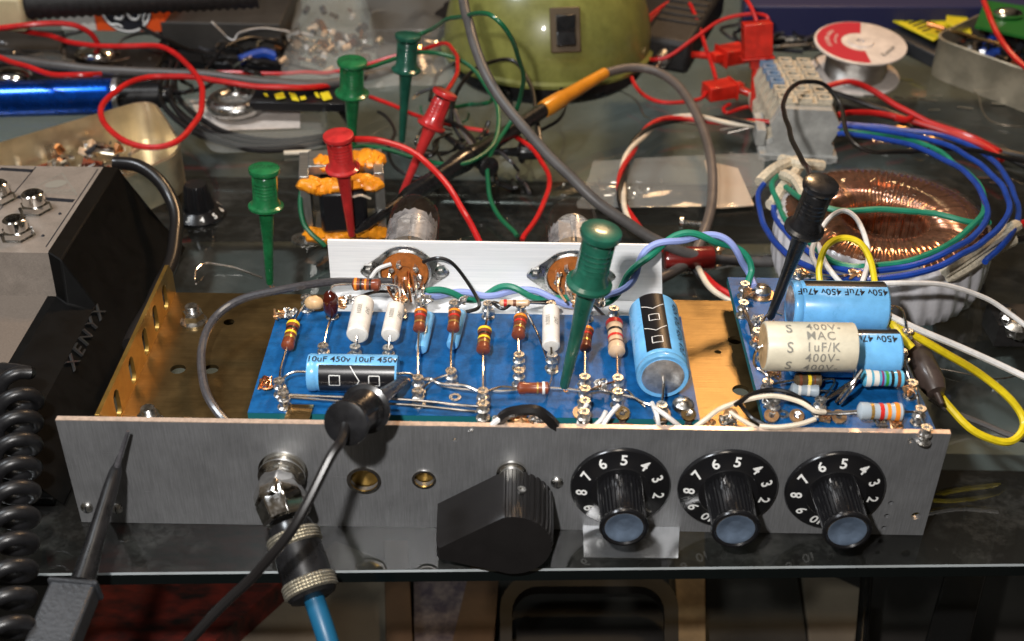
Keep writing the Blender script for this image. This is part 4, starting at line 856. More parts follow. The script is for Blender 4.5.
o2 = [mxp(-.55, yb+.2, HZ-.1), mxp(-.55, yf-.25, HZ-.15), mxp(-.55, yf-.6, zl-.05), mxp(-.55, yn, zn-.1)]
om = [mxp(-1.55, yb+.2, zl-.35), mxp(-1.55, yf-.25, zl-.35), mxp(-1.45, yf-.6, zl-.35), mxp(-1.45, yn, zn-.35)]
o3 = [mxp(-2.9, q_, .1) for q_ in (yb+.2, yf-.25, yf-.6, yn)]
b.add(o+o2+om+o3, [(i+k*4, i+1+k*4, i+5+k*4, i+4+k*4) for i in range(3) for k in (0, 1, 2)]+[(0, 4, 8, 12)], 'mixer_black')
b.box(mxp(7, (yb+yn)/2, .2), (19, yb-yn, .3), 'mixer_black'); sd = b.make('side_cheek', mx, angle=20, bevel=.06)
# long ridge and moulded lettering on the black side
n_s = (o3[1]-om[1]).cross(om[0]-om[1]).normalized()
if n_s.x < 0: n_s = -n_s
def side(y, f): # point on the slanted side: y, f 0 at the ridge .. 1 at the glass
    t = (y-yn)/(yb-yn); top = mxp(-1.5, y, zl-.35+(zn-zl)*(1-min(1, t/.55))*.9); bot = mxp(-2.9, y, .1); return top+(bot-top)*f
B().tube([side(yf-.6, .0), side(yb, .0)], .035, 'mixer_black', n=8).make('ridge', mx)
bestt = None
for i_ in range(60):
    for j_ in range(20):
        pp_ = PR(side(yf-6+i_*.15, .1+j_*.04)); e_2 = math.hypot(pp_[0]-72, pp_[1]-330)
        if bestt is None or e_2 < bestt[0]: bestt = (e_2, yf-6+i_*.15, .1+j_*.04)
tb_ = B(); yc = bestt[1]; fc_ = bestt[2]
def lfn(u, v, w__): return side(yc+u, fc_-v*.30)+n_s*(.05+w__)
tmp = B(); tmp.text('XENYX', .95, lfn, 'mixer_letter', bold=-.004, extr=.05, sp=1.4); tmp.make('moulded_lettering', mx)
tb_.text('', .1, lfn, 'ink') if False else None
def topf(u, v, w__): return mxp(-u, v, HZ+.008+w__)
g = B()
def dl(a, b_, wd, m='ink'):
    a = V((a[0], a[1], 0)); b_ = V((b_[0], b_[1], 0)); d_ = (b_-a).normalized(); n_ = V((-d_.y, d_.x, 0))*wd/2
    g.add([topf(*(q_.xy), 0) for q_ in (a-n_, b_-n_, b_+n_, a+n_)], [(0, 1, 2, 3)], m)
def tu(px, py): p = P(px, py, HZ); return (p.x-(B_.x+(p.y-yf)*sx_), p.y)
dl(tu(98, 169), tu(46, 247), .05); dl(tu(36, 167), tu(0, 210), .05)
for a in ((0, 169, 33, 171), (17, 197, 74, 201), (0, 196, 10, 197)): dl(tu(a[0], a[1]), tu(a[2], a[3]), .26)
c3 = [tu(62, 173), tu(28, 191), tu(77, 195)]
for i in range(3): dl(c3[i], c3[(i+1) % 3], .045, 'ink_grey')
ct = tu(56, 184); g.add([topf(ct[0]+.42*math.cos(a*PI/10)+.1*math.sin(a*PI/10), ct[1]+.36*math.sin(a*PI/10), 0) for a in range(20)], [tuple(range(20))], 'ink_grey')
ct = tu(54, 191); g.text('BEHRINGER', .36, lambda u, v, w__: topf(ct[0]+u, ct[1]+v, .002), 'ink_grey', bold=.01)
g.make('printed_lines', mx)
for px, py in ((36, 210), (18, 236), (0, 200)):
    p = P(px, py, HZ); p.z = HZ; j = B(); j.lathe(p, (0, 0, 1), [(0, .72), (.06, .72), (.08, .60), (.3, .58)], 'chrome', 6); j.lathe(p, (0, 0, 1), [(.3, .50), (.36, .46), (.75, .44), (.80, .38), (.80, .30), (.3, .28), (.3, .02)], 'chrome', 28); j.make('jack_socket', mx, angle=30)
for px, py in ((60, 214), (43, 236)): p = P(px, py, HZ); B().ball(V((p.x, p.y, HZ)), .07, 'ink').make('screw_hole', mx)
p = side(yf+3.0, .85)+n_s*.05; B().box(p, (.25, .3, .25), 'chrome').make('side_screw', mx)
wire('power_cord', W((114, 163, 4.0), (138, 166, 4.0), (158, 180, 3.6), (173, 205, 2.9), (177, 236, 2.3), (168, 270, 2.0), (150, 305, 2.0), (130, 345, 2.0)), .29, 'w_black', label='black cord curving from behind the mixer down beside the brass flange', cat='cable', n=12)

# coiled cord
cc_ = B(); pts = []; p0, p1 = P(20, 380, 3.9), P(4, 690, 1.6); N = 12
ax = (p1-p0).normalized(); sx = V((0, 0, 1)).cross(ax).normalized(); sz = ax.cross(sx)
for i in range(N*16+1):
    a = 2*PI*i/16; f = i/(N*16); c = p0.lerp(p1, f); pts.append(c+(sx*math.cos(a)+sz*math.sin(a))*.58)
cc_.tube([p0+V((-1.6, 1.0, -.6)), p0+V((-.8, .6, 0))]+pts[2:]+[p1+V((0, -1, -1))], .225, 'rubber', n=12, sub=2); cc_.make('coiled_cord', label='black coiled cord running over the table edge at the lower left', cat='cord')

# black probe leaning on the panel's top edge
bp = thing('probe_pen', 'black probe leaning with its thin tip on the top edge of the front panel', 'probe', P(80, 590, 2.2))
a = P(128, 431, 4.45); b_ = Q(117, 466, -.8); c = P(84, 578, 2.0); e_ = P(60, 600, 1.9)
d1 = (c-b_).normalized(); L = (c-b_).length
B().tube([a, a.lerp(b_, .5), b_+d1*.2], lambda t: .05+.05*t, 'w_shield', n=10).make('tip', bp)
B().lathe(b_-d1*.35, d1, [(0, .09), (.25, .11), (.5, .18), (.6, .20), (L*.3, .235), (L*.8, .28), (L+.1, .34), (L+.5, .38)], 'black_plastic', 24).make('shaft', bp)
h0 = P(76, 588, 1.95); h1_ = P(30, 700, 1.4); hd = (h1_-h0).normalized(); hx = V((0, 0, 1)).cross(hd).normalized()
if hx.x < 0: hx = -hx
hb = B(); hb.box(h0+hd*2.4, (1.35, .75, 4.8), 'grey_plastic', X=hx, Y=hx.cross(hd), Z=hd); hb.box(h0+hd*.02, (1.5, .9, .18), 'grey_plastic', X=hx, Y=hx.cross(hd), Z=hd); hb.make('handle', bp, bevel=.10)
# ================================================================== BACKGROUND LEFT
# open tin
tn = thing('open_tin', 'open brass coloured tin with a rounded corner and small parts inside, beside the blue tube', 'tin', P(110, 160, 0))
z_ = 2.2; cor = [P(-60, 160, z_), P(152, 97, z_), P(186, 150, z_), P(40, 215, z_)]
def rpoly(pts, r, n=7):
    o = []; N = len(pts)
    for i in range(N):
        p, a, c = pts[i], pts[i-1], pts[(i+1) % N]; u = (a-p).normalized(); v = (c-p).normalized()
        for k in range(n+1): t = k/n; o.append(p+u*r*(1-t)**2+v*r*t**2)
    return o
rp = rpoly(cor, 1.5)
def tin(nm, par, rp, z, th, m, zb=.03):
    b = B(); n = len(rp); c = sum(rp, V())/n
    ins = [p+(c-p).normalized()*th for p in rp]; vs = []
    for ring_, zz in ((rp, zb), (rp, z-.12), ([p+(p-c).normalized()*.05 for p in rp], z-.06), (rp, z), (ins, z), (ins, zb+.08)): vs += [V((p.x, p.y, zz)) for p in ring_]
    fs = [(k*n+i, k*n+(i+1) % n, (k+1)*n+(i+1) % n, (k+1)*n+i) for k in range(5) for i in range(n)]+[tuple(range(5*n, 6*n))[::-1], tuple(range(n))]
    b.add(vs, fs, m); return b.make(nm, par, angle=50)
tin('tin_body', tn, rp, z_, .09, 'tin_gold')
for k in range(26):
    p = P(random.uniform(20, 150), random.uniform(135, 165), .4); rr = random.uniform(.12, .28)
b = B()
for k in range(90):
    f = random.random(); p = P(random.uniform(10, 135), random.uniform(140, 172), .3+random.random()*.5); a = random.random()*6.28; l = random.uniform(.2, .9)
    b.cyl(p, p+V((math.cos(a)*l, math.sin(a)*l, random.uniform(-.1, .3))), random.uniform(.06, .22), random.choice(['copper', 'chrome', 'ink', 'steel', 'r_tan', 'mica', 'chrome', 'steel', 'r_brown']), n=8)
b.make('small_parts', label='loose small metal and ceramic parts lying in the brass tin', cat='parts', kind='stuff')
b = B(); p = P(103, 117, 1.6); b.box(p, (.9, .1, .25), 'ink', Y=(0.2, 1, 0)); b.make('slot_mark', tn)
# blue tube
bt = thing('blue_flashlight', 'glossy blue metal tube with a silver band and black end lying behind the tin', 'tube', P(60, 105, 0))
a, b_ = P(-60, 101, 1.0), P(116, 96, 1.0); d = (b_-a).normalized(); L = (b_-a).length
B().lathe(a, d, [(0, .98), (L-.05, .98)], 'blue_tube', 40).make('tube_body', bt)
B().lathe(a, d, [(L-.08, .95), (L-.05, 1.0), (L+.2, 1.0), (L+.22, .95)], 'foil', 40).make('silver_band', bt)
B().lathe(a, d, [(L+.2, .75), (L+2.4, .7), (L+2.6, .45), (L+3.0, .4)], 'black_plastic', 28).make('black_end', bt)
# loose numbered knob on the glass
kn = thing('numbered_dial', 'loose black ribbed knob with a white numbered skirt standing on the glass', 'knob', P(200, 213, 0))
p = P(200, 215, 0); B().lathe(p, (0, 0, 1), [(0.02, 1.22), (.12, 1.22), (.45, .85), (.45, .3)], 'knob_black', 48).make('skirt', kn)
b = B(); n = 96; q_ = []
for zz, rr in ((.4, .74), (1.55, .56), (1.66, .5)):
    for j in range(n): r2 = rr*(1 if j % 4 < 2 else .93); b.v.append(p+V((r2*math.cos(2*PI*j/n), r2*math.sin(2*PI*j/n), zz)))
for k in range(2):
    for j in range(n): b.f.append((k*n+j, k*n+(j+1) % n, (k+1)*n+(j+1) % n, (k+1)*n+j)); b.m.append(b.mi('knob_black'))
b.f.append(tuple(range(2*n, 3*n))); b.m.append(0); b.make('grip', kn, angle=25)
b = B()
for k, ch in enumerate(('1', '2', '3', '4', '5', '6', '7')):
    a = math.radians(-178+k*36)
    def fn(u, v, w__, a=a):
        an = a+u/1.05; rr = 1.20-(.33*(v+.22)/.44)*.9; return p+V((rr*math.cos(an), rr*math.sin(an), .14+(1.20-rr)*.9+.012))
    b.text(ch, .42, fn, 'ink_white', bold=.02)
b.make('numbering', kn)
# washer
p = P(303, 240, 0); B().plate(circ(0, 0, .52, 30), [circ(0, 0, .17, 16)], .1, lambda u, v, w__: p+V((u, v, .06+w__)), 'steel').make('washer', label='flat steel washer lying on the glass left of the bracket', cat='washer', bevel=.02)
wire('solder_scrap', W((195, 280, .1), (196, 270, .3), (205, 263, .3), (222, 266, .2), (240, 270, .1), (262, 278, .1)), .045, 'wire_tin', label='thin silver wire scrap bent on the glass beside the brass flange', cat='wire')
# transformer with orange tape
tf = thing('coil_transformer', 'small steel cored transformer with orange tape round a black coil', 'transformer', P(345, 240, 0))
c0 = P(344, 232, 0); th = math.radians(8); X = V((math.cos(th), math.sin(th), 0)); Y = V((-math.sin(th), math.cos(th), 0))
def tfb(nm, c, sz, m, bev=.04): B().box(c0+X*c[0]+Y*c[1]+V((0, 0, c[2])), sz, m, X=X, Y=Y).make(nm, tf, bevel=bev)
tfb('core_side', (-1.55, 0.2, 1.75), (.45, 2.4, 3.5), 'core'); tfb('core_side', (1.75, .2, 1.75), (.45, 2.4, 3.5), 'core'); tfb('core_top', (.1, .6, 3.35), (2.9, 1.6, .45), 'core'); tfb('core_base', (.1, .2, .2), (2.9, 2.4, .4), 'core')
tfb('coil', (.1, 0, 1.8), (2.1, 2.9, 2.1), 'cap_black', .2)
def lump(nm, c, sz, m):
    b = B(); n = 14
    for k in range(n):
        f = (k/(n-1)-.5); b.ball(c0+X*(c[0]+f*sz[0])+Y*(c[1]+random.uniform(-.1, .1))+V((0, 0, c[2]+random.uniform(-.05, .05)+.12*math.sin(f*7))), sz[2]/2, m, 18, (1.2, sz[1]/sz[2], .85), .4)
    b.make(nm, tf)
lump('orange_tape', (.05, -1.0, 3.0), (2.9, .9, .75), 'orange_tape'); lump('orange_tape', (.5, .4, 3.45), (2.6, 1.2, .6), 'orange_tape'); lump('orange_tape', (.1, -1.1, .55), (2.9, .7, .75), 'orange_tape')
B().tube([c0+X*.5+Y*-1.5+V((0, 0, 2.6)), c0+X*.9+Y*-1.7+V((0, 0, 2.8)), c0+X*1.3+Y*-1.5+V((0, 0, 2.5))], .06, 'w_cream').make('wire_end', tf)
# plastic tray with ring core
pt = B(); z1 = 1.3
rp = rpoly([P(180, 98, z1), P(322, 92, z1), P(330, 130, z1), P(205, 135, z1)], .9)
n = len(rp); c = sum(rp, V())/n; vs = [V((p.x, p.y, z1)) for p in rp]+[V((p.x+(c.x-p.x)*.08, p.y+(c.y-p.y)*.08, .15)) for p in rp]+[V((p.x+(c.x-p.x)*.10, p.y+(c.y-p.y)*.10, .22)) for p in rp]+[V((p.x+(c.x-p.x)*.02, p.y+(c.y-p.y)*.02, z1)) for p in rp]
pt.add(vs, [(k*n+i, k*n+(i+1) % n, (k+1)*n+(i+1) % n, (k+1)*n+i) for k in range(3) for i in range(n)]+[tuple(range(n, 2*n)), tuple(range(2*n, 3*n))], 'clear_hard')
pt.make('plastic_tray', label='clear plastic tray holding a shiny ring coil, behind the loose knob', cat='tray')
B().add if False else None
pp = P(230, 130, .3); b = B(); b.add([P(190, 100, .26), P(300, 96, .26), P(300, 128, .26), P(205, 131, .26)], [(0, 1, 2, 3)], 'spool_white'); b.add([P(190, 100, .2), P(300, 96, .2), P(300, 128, .2), P(205, 131, .2)], [(3, 2, 1, 0)], 'spool_white'); b.make('paper_liner', label='pale paper lining the clear plastic tray', cat='paper')
b = B(); cr_ = P(236, 103, .9); ns = 48
for i in range(ns):
    a0 = 2*PI*i/ns; a1 = 2*PI*(i+1)/ns
ringp = [cr_+V((math.cos(2*PI*i/40)*1.15, math.sin(2*PI*i/40)*1.15, 0)) for i in range(40)]
b.tube(ringp, .45, 'steel', n=20, closed=True, raw=True); hx_ = []
for i in range(40*14):
    a = 2*PI*i/(40*14); ph_ = 2*PI*i/14; hx_.append(cr_+V(((1.15+.46*math.cos(ph_))*math.cos(a), (1.15+.46*math.cos(ph_))*math.sin(a), .46*math.sin(ph_))))
b.make('ring_coil', label='dark shiny ring coil lying in the clear plastic tray', cat='coil')
# black cable coils
for i, (dx, dy) in enumerate(((0, 0), (5, 7), (-7, 4), (8, -3))):
    wire('black_cable', W((172+dx, 62+dy, 1.0), (166+dx, 88+dy, 1.2), (180+dx, 112+dy, .8), (215+dx, 134+dy, .5), (262+dx, 143+dy, .3), (320+dx, 138+dy*.5, .3), (350, 128+dy*.3, .3), (340-dx, 100+dy*.5, .6), (315, 84+dy*.4, .8)), .16, 'w_black', label='black cable loop '+('innermost', 'second from inside', 'leftmost', 'outermost')[i]+' round the clear plastic tray', cat='cable', group='black cable loops round the plastic tray')
wire('black_cable', W((120, 15, 2), (190, 50, 1.5), (260, 60, 1.2), (330, 75, 1)), .14, 'w_black', label='black cable running behind the blue tube', cat='cable')
wire('heatshrink_piece', W((284, 153, .15), (311, 152, .15)), .13, 'w_cream', label='short cream sleeve piece lying behind the transformer', cat='sleeve')
# yellow black tape
b = B()
for k in range(7):
    b.add([P(262+k*12, 92+(k % 2), 1.8), P(270+k*12, 92, 1.8), P(274+k*12, 101, 1.5), P(265+k*12, 103, 1.5)], [(0, 1, 2, 3)], 'yellow_label'); 
bb_ = B(); bb_.box(P(305, 97, 1.3), (5.4, 2.2, .5), 'cap_black', Y=(.1, 1, .1))
for k in range(6): bb_.box(P(266+k*12+(k*7) % 5, 95+(k*5) % 4, 1.60), (.22+.3*((k*3) % 4)/3, .35+.25*(k % 3), .05), 'yellow_label', X=(1, .9*(k % 2)-.3, 0), Y=(-.4, 1, .1))
bb_.make('striped_box', label='small black box with yellow stripes behind the bright green clip', cat='box', bevel=.04)
for i, (pts, m_, r_, lb) in enumerate((
    (((205, 70, 1.4), (222, 50, 1.8), (250, 38, 1.8), (280, 44, 1.4), (296, 60, 1)), 'w_black', .10, 'thin black wire arching left of the crinkled bag'),
    (((212, 22, 2.6), (232, 40, 2.4), (240, 32, 2.6), (262, 28, 2.6), (290, 32, 2.2)), 'w_white', .05, 'fine white wire crossing the dark packet behind the monogram box'),
    (((240, 60, 1.2), (262, 52, 1.4), (276, 56, 1.2)), 'w_blue', .3, 'short blue wire stub left of the crinkled bag'),
    (((378, 112, .6), (395, 128, .5), (388, 150, .4), (398, 170, .4), (424, 178, .4)), 'w_black', .09, 'thin black wire on the glass below the bright green clip'),
    (((540, 130, 1.0), (560, 118, 1.2), (566, 96, 1.3), (552, 78, 1.4)), 'w_black', .10, 'thin black wire beside the orange sleeve'),
    (((415, 95, .8), (440, 88, 1.2), (452, 104, 1.0), (448, 124, .8)), 'w_black', .10, 'thin black wire looping behind the tilted red clip'),
    (((600, 82, .4), (636, 100, .3), (650, 118, .3), (700, 126, .3)), 'wire_tin', .035, 'bare silver wire on the glass right of the orange sleeve'),
    (((955, 78, .3), (975, 92, .2), (990, 120, .2), (1030, 128, .2)), 'wire_tin', .03, 'bare silver wire on the glass below the right tin'),
    (((880, 350, .3), (925, 365, .2), (990, 378, .2), (1030, 372, .2)), 'wire_tin', .03, 'fine bare wire on the dark glass right of the short board'))):
    wire('loose_wire', W(*pts), r_, m_, label=lb, cat='wire', n=7)
def tangled(cx, cy, sx, sy, n_, ms, lb, seed):
    rt = random.Random(seed); b = B()
    for k in range(n_):
        x0, y0_ = rt.gauss(cx, sx), rt.gauss(cy, sy); h_ = rt.uniform(0, 6.28); pts = []
        for q_ in range(rt.randint(5, 9)):
            pts.append(P(x0, max(4, y0_), rt.uniform(.2, 1.6))); h_ += rt.gauss(.5, .5); x0 += math.cos(h_)*rt.uniform(10, 24); y0_ += math.sin(h_)*rt.uniform(4, 11)
        b.tube(wob(pts, 8), rt.choice([.05, .07, .09, .12]), rt.choice(ms), n=7, raw=True)
    b.make('tangled_leads', label=lb, cat='leads', kind='stuff')
tangled(225, 58, 45, 14, 20, ['w_black', 'w_black', 'w_grey', 'w_shield', 'wire_tin', 'w_black'], 'tangle of thin dark leads behind the clear tray and black cable loops', 3)
tangled(500, 125, 34, 22, 11, ['w_black', 'w_black', 'w_shield', 'w_black', 'w_green'], 'tangle of thin dark leads in front of the green dome around the black probe', 8)
tangled(60, 58, 40, 9, 9, ['w_black', 'w_grey', 'wire_tin', 'w_shield'], 'tangle of thin leads behind the blue tube', 12)
tangled(800, 40, 35, 8, 9, ['w_black', 'wire_tin', 'w_shield', 'w_black'], 'tangle of thin dark leads left of the solder spool', 15)
# monogram box
gb = thing('tube_box', 'orange and white cardboard box with a round monogram at the top left', 'box', P(110, 30, 0))
y0 = P(110, 37, 1.2).y; def_ = None
p0, p1 = Q(62, 30, y0), Q(166, 30, y0); zb = Q(110, 31, y0).z; zt_ = Q(110, -2, y0).z
xm = Q(95, 20, y0).x
B().bx((p0.x, y0, zb), (xm, y0+4, zt_), 'box_white').make('white_end', gb, bevel=.03)
B().bx((xm, y0, zb), (p1.x, y0+4, zt_), 'box_orange').make('orange_sleeve', gb, bevel=.03)
m0 = Q(125, 8, y0); b = B(); R_ = 1.55
def gf(u, v, w__): return V((m0.x+u, y0-.02-w__, m0.z+v))
b.plate(circ(0, 0, R_, 40), [], .02, gf, 'ink'); b.plate(circ(0, 0, R_*.96, 40), [circ(0, 0, R_*.88, 40)], .03, gf, 'ink_white')
def gc(pts, r_=.085): b.tube([gf(u, v, .03) for u, v in pts], r_, 'ink_white', n=6)
gc([(-.15, .75), (-.55, .85), (-.85, .5), (-.8, .05), (-.45, -.05), (-.25, .25), (-.4, .5), (-.55, .4)]); gc([(-.25, .25), (-.1, -.2), (-.3, -.65), (-.7, -.6)])
gc([(.75, .75), (.4, .85), (.15, .55), (.3, .2), (.65, .15), (.75, .4), (.6, .5)]); gc([(.3, .2), (.1, -.1), (.25, -.6), (.65, -.65), (.85, -.35)])
for k in range(4): a = PI/4+k*PI/2; gc([(R_*.92*math.cos(a), R_*.92*math.sin(a)), (R_*.75*math.cos(a+.25), R_*.75*math.sin(a+.25)), (R_*.78*math.cos(a+.5), R_*.78*math.sin(a+.5))], .06)
b.make('monogram', gb)
# corrugated tube
ct_ = thing('corrugated_hose', 'black ribbed hose with a beige end lying over the box at the top left', 'hose', P(130, 8, 3))
a, b_ = P(26, 2, 5.0), P(262, -9, 5.0); L = (b_-a).length; pr = []
for i in range(int(L/.22)): pr.append((i*.22, .98 if i % 2 else .86))
B().lathe(a, b_-a, pr, 'black_matte', 28).make('hose', ct_, angle=60)
B().box(P(-2, 8, 4.6), (3.6, 2.2, 2.0), 'beige_plastic').make('beige_end', ct_, bevel=.25)
# clear bag with parts behind
def bag(nm, px, z, lab, seed, m='clear_film', amp_=.5, grid=18, base=None):
    b = B(); a, b_, c, d_ = [P(x, y, z) for x, y in px]; vs = []
    for sgn in (1, -1):
        for i in range(grid+1):
            for j in range(grid+1):
                u, v = i/grid, j/grid; p = a.lerp(b_, u).lerp(d_.lerp(c, u), v); e_ = min(u, 1-u, v, 1-v)*4
                h = min(1, e_)**.6*amp_*(1 if sgn > 0 else .2)*(.9+.7*noise.noise(V((u*4+seed, v*4, sgn)))+.35*noise.noise(V((u*11, v*11+seed, sgn))))
                vs.append(p+V((.25*noise.noise(V((v*5, seed, 1))), .25*noise.noise(V((u*5, seed, 2))), max(0.05-p.z, sgn*h))))
    G = grid+1; fs = []
    for s_ in range(2):
        for i in range(grid):
            for j in range(grid): k = s_*G*G+i*G+j; fs.append((k, k+G, k+G+1, k+1))
    b.add(vs, fs, m); return b.make(nm, label=lab, cat='plastic bag', angle=60)
bag('plastic_bag', [(276, 92), (452, 84), (470, -5), (300, -10)], 1.3, 'crinkled clear plastic bag holding small parts, behind the green and teal clips', 3, amp_=1.5)
b = B()
for k in range(70):
    p = P(random.gauss(335, 26), random.gauss(42, 13), random.uniform(.3, 1.7)); a = random.random()*6.28; l = random.uniform(.3, .9)
    b.cyl(p, p+V((math.cos(a)*l, math.sin(a)*l, random.uniform(-.3, .3))), random.uniform(.08, .3), random.choice(['copper', 'chrome', 'ink', 'steel', 'paper_tan', 'mica', 'r_tan', 'box_white']), n=8)
b.make('bagged_parts', label='small mixed parts inside the crinkled clear bag', cat='parts', kind='stuff')
bag('plastic_bag', [(578, 208), (752, 206), (768, 152), (594, 160)], .28, 'flat clear plastic bag with screws and a tan paper, behind the right tube', 9, amp_=.22)
b = B()
for k in range(38):
    p = P(random.gauss(625, 22), random.gauss(190, 5), random.uniform(.12, .3)); a = random.random()*6.28
    b.cyl(p, p+V((math.cos(a)*.35, math.sin(a)*.35, .02)), .05, 'chrome', n=7); b.lathe(p, (math.cos(a), math.sin(a), .05), [(0, .11), (-.06, .08)], 'hot_metal', 8)
b.make('bagged_screws', label='tiny shiny screws inside the flat clear bag', cat='screws', kind='stuff')
slab('tan_paper', [(716, 208), (754, 205), (738, 168), (704, 160)], .2, .06, 'paper_tan', 'tan paper slip in the right end of the flat clear bag', 'paper')
# dark clutter base at upper left
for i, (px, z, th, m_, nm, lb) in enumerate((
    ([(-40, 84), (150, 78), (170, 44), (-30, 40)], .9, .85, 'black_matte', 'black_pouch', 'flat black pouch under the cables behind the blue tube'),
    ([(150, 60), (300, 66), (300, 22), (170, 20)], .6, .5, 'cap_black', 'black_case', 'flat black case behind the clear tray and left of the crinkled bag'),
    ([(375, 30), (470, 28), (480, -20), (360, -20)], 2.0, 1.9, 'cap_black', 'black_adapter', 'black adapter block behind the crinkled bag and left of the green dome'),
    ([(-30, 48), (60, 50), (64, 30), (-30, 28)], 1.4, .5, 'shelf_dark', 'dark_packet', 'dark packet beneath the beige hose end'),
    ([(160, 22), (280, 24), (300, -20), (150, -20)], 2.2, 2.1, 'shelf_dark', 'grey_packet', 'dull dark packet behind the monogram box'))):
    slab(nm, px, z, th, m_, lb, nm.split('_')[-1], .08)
for i, (cx_, cy_, r_, m_, lb) in enumerate(((45, 65, 1.1, 'clear_hard', 'clear dome cap lying behind the blue tube'), (95, 56, .9, 'chrome', 'shiny metal cap behind the blue tube'), (12, 78, .9, 'chrome', 'small chrome cap at the left end of the blue tube'), (66, 66, .5, 'steel', 'small steel button between the clear dome and the shiny cap'))):
    B().ball(P(cx_, cy_, 1.2)+V((0, 0, .1)), r_, m_, 18, (1.3, 1, .55)).make('loose_button', label=lb, cat='button')
b = B(); b.ball(P(420, 62, .7), 1.1, 'tin_brass', 14, (1.3, 1, .8), .7); b.ball(P(434, 50, 1.0), .7, 'chrome', 12, (1.2, 1, .8), .8); b.make('brass_fitting', label='crumpled shiny brass fitting between the teal and tilted red clips', cat='fitting')
wire('test_lead', W((-20, 31, 4), (30, 25, 4.2), (66, 24, 4.0), (88, 32, 3.4), (97, 44, 2.6), (96, 52, 2)), .15, 'w_red', label='red test lead arching over the white end of the monogram box', cat='cable')
wire('test_lead', W((-20, 24, 3.4), (40, 33, 3.2), (75, 43, 3.0), (115, 46, 3.0), (158, 47, 3.0), (183, 60, 3.0), (200, 84, 2.9), (199, 115, 2.8), (182, 138, 2.7), (155, 147, 2.6), (125, 141, 2.6), (105, 124, 2.7), (103, 106, 2.8), (121, 87, 2.9), (150, 77, 2.7), (195, 78, 2.6), (240, 85, 2.3), (300, 88, 2), (345, 84, 1.6)), .15, 'w_red', label='red test lead looping once over the brass tin', cat='cable')
wire('test_lead', W((-20, 50, 3), (25, 66, 3), (55, 75, 3), (85, 76, 3), (100, 74, 2.6)), .15, 'w_red', label='short red test lead dipping in front of the grey cable', cat='cable')
wire('test_lead', W((370, 97, 1.2), (395, 107, 1.0), (425, 118, 1.0), (455, 126, .8), (488, 132, .6)), .11, 'w_red', label='thin red lead running behind the teal and tilted red clips', cat='cable')
wire('test_lead', W((505, 130, 1.6), (532, 150, 1.5), (548, 175, 1.4), (543, 205, 1.0), (522, 240, .5)), .12, 'w_red', label='red lead bowing down behind the bracket between the tubes', cat='cable')
wire('test_lead', W((455, 110, 1.8), (462, 130, 1.4), (475, 148, 1.1)), .12, 'w_mauve', label='short brown lead above the black probe', cat='cable')
wire('test_lead', W((445, 168, 1), (435, 150, 1.2), (436, 140, 1.2), (452, 134, 1.0)), .07, 'w_black', label='thin black loop right of the tilted red clip', cat='cable')

# green dome with switch
dm = thing('green_dome', 'olive green rounded housing with a rocker switch and black base', 'housing', P(545, 90, 0))
c0 = V((16.0, 39.3, 0)); R_ = 6.1
B().lathe(c0, (0, 0, 1), [(.02, R_*.90), (.35, R_*.95), (.8, R_*.95), (1.25, R_*.93)], 'black_plastic', 72).make('base', dm)
dp = [(1.2, R_*.97), (1.25, R_*1.03), (1.45, R_*1.035), (1.6, R_*1.0)]+[(1.6+6.2*math.sin(a*PI/36), R_*math.cos(a*PI/36)**.8) for a in range(1, 18)]
B().lathe(c0, (0, 0, 1), dp+[(7.82, .1)], 'olive', 96).make('shell', dm)
def dome_r(z):
    s_ = min(1, max(0, (z-1.6)/6.2)); return R_*max(0.0, 1-s_*s_)**.4
o_ = FW*FPX + RT*(565-512) - UP*(30-320.5); best = None
for i in range(4000):
    p = CP+o_*((45+i*.01)/o_.y)
    if math.hypot(p.x-c0.x, p.y-c0.y) < dome_r(p.z): best = p; break
e1 = V((best.x-c0.x, best.y-c0.y, 0)).normalized(); zz = best.z
q0 = V((c0.x+e1.x*dome_r(zz-.5), c0.y+e1.y*dome_r(zz-.5), zz-.5)); q1 = V((c0.x+e1.x*dome_r(zz+.5), c0.y+e1.y*dome_r(zz+.5), zz+.5)); upv = (q1-q0).normalized(); sx = V((-e1.y, e1.x, 0)); nn = sx.cross(upv)
if nn.dot(CP-best) < 0: nn = -nn
sw = B(); sw.box(best+nn*.08, (1.65, 2.4, .3), 'r_olive', X=sx, Y=upv, Z=nn); sf = sw.make('switch_frame', dm, bevel=.06)
sw = B(); sw.box(best+nn*.28+upv*.35, (1.05, .95, .3), 'black_plastic', X=sx, Y=upv+nn*.22, Z=nn-upv*.22); sw.box(best+nn*.26-upv*.45, (1.05, .85, .3), 'black_plastic', X=sx, Y=upv-nn*.25, Z=nn+upv*.25); sw.make('rocker', sf, bevel=.06)
wire('thick_cable', W((430, 100, 1.0), (438, 75, 1.2), (455, 62, 1.6)), .12, 'w_black', label='black cable stub beside the green dome', cat='cable')
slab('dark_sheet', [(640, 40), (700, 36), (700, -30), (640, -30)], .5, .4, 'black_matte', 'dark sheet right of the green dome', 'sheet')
ad = thing('black_adapter', 'ribbed black power adapter lying between the green dome and the red clips', 'adapter', P(680, 40, 0))
pA, pB = P(702, -4, 2.4), P(664, 56, 1.3); dd = (pB-pA).normalized(); b = B(); b.box((pA+pB)/2, (3.0, 2.0, (pB-pA).length), 'black_matte', Z=dd, X=dd.cross(V((0, 0, 1))), Y=V((0, 0, 1))); b.make('body', ad, bevel=.3)
b = B()
for k in range(5): b.box((pA+pB)/2+dd*(k-2)*.8+V((0, 0, 1.05)), (2.5, .12, .3), 'black_matte', X=dd.cross(V((0, 0, 1))), Y=V((0, 0, 1)), Z=dd)
b.make('rib', ad, bevel=.04)
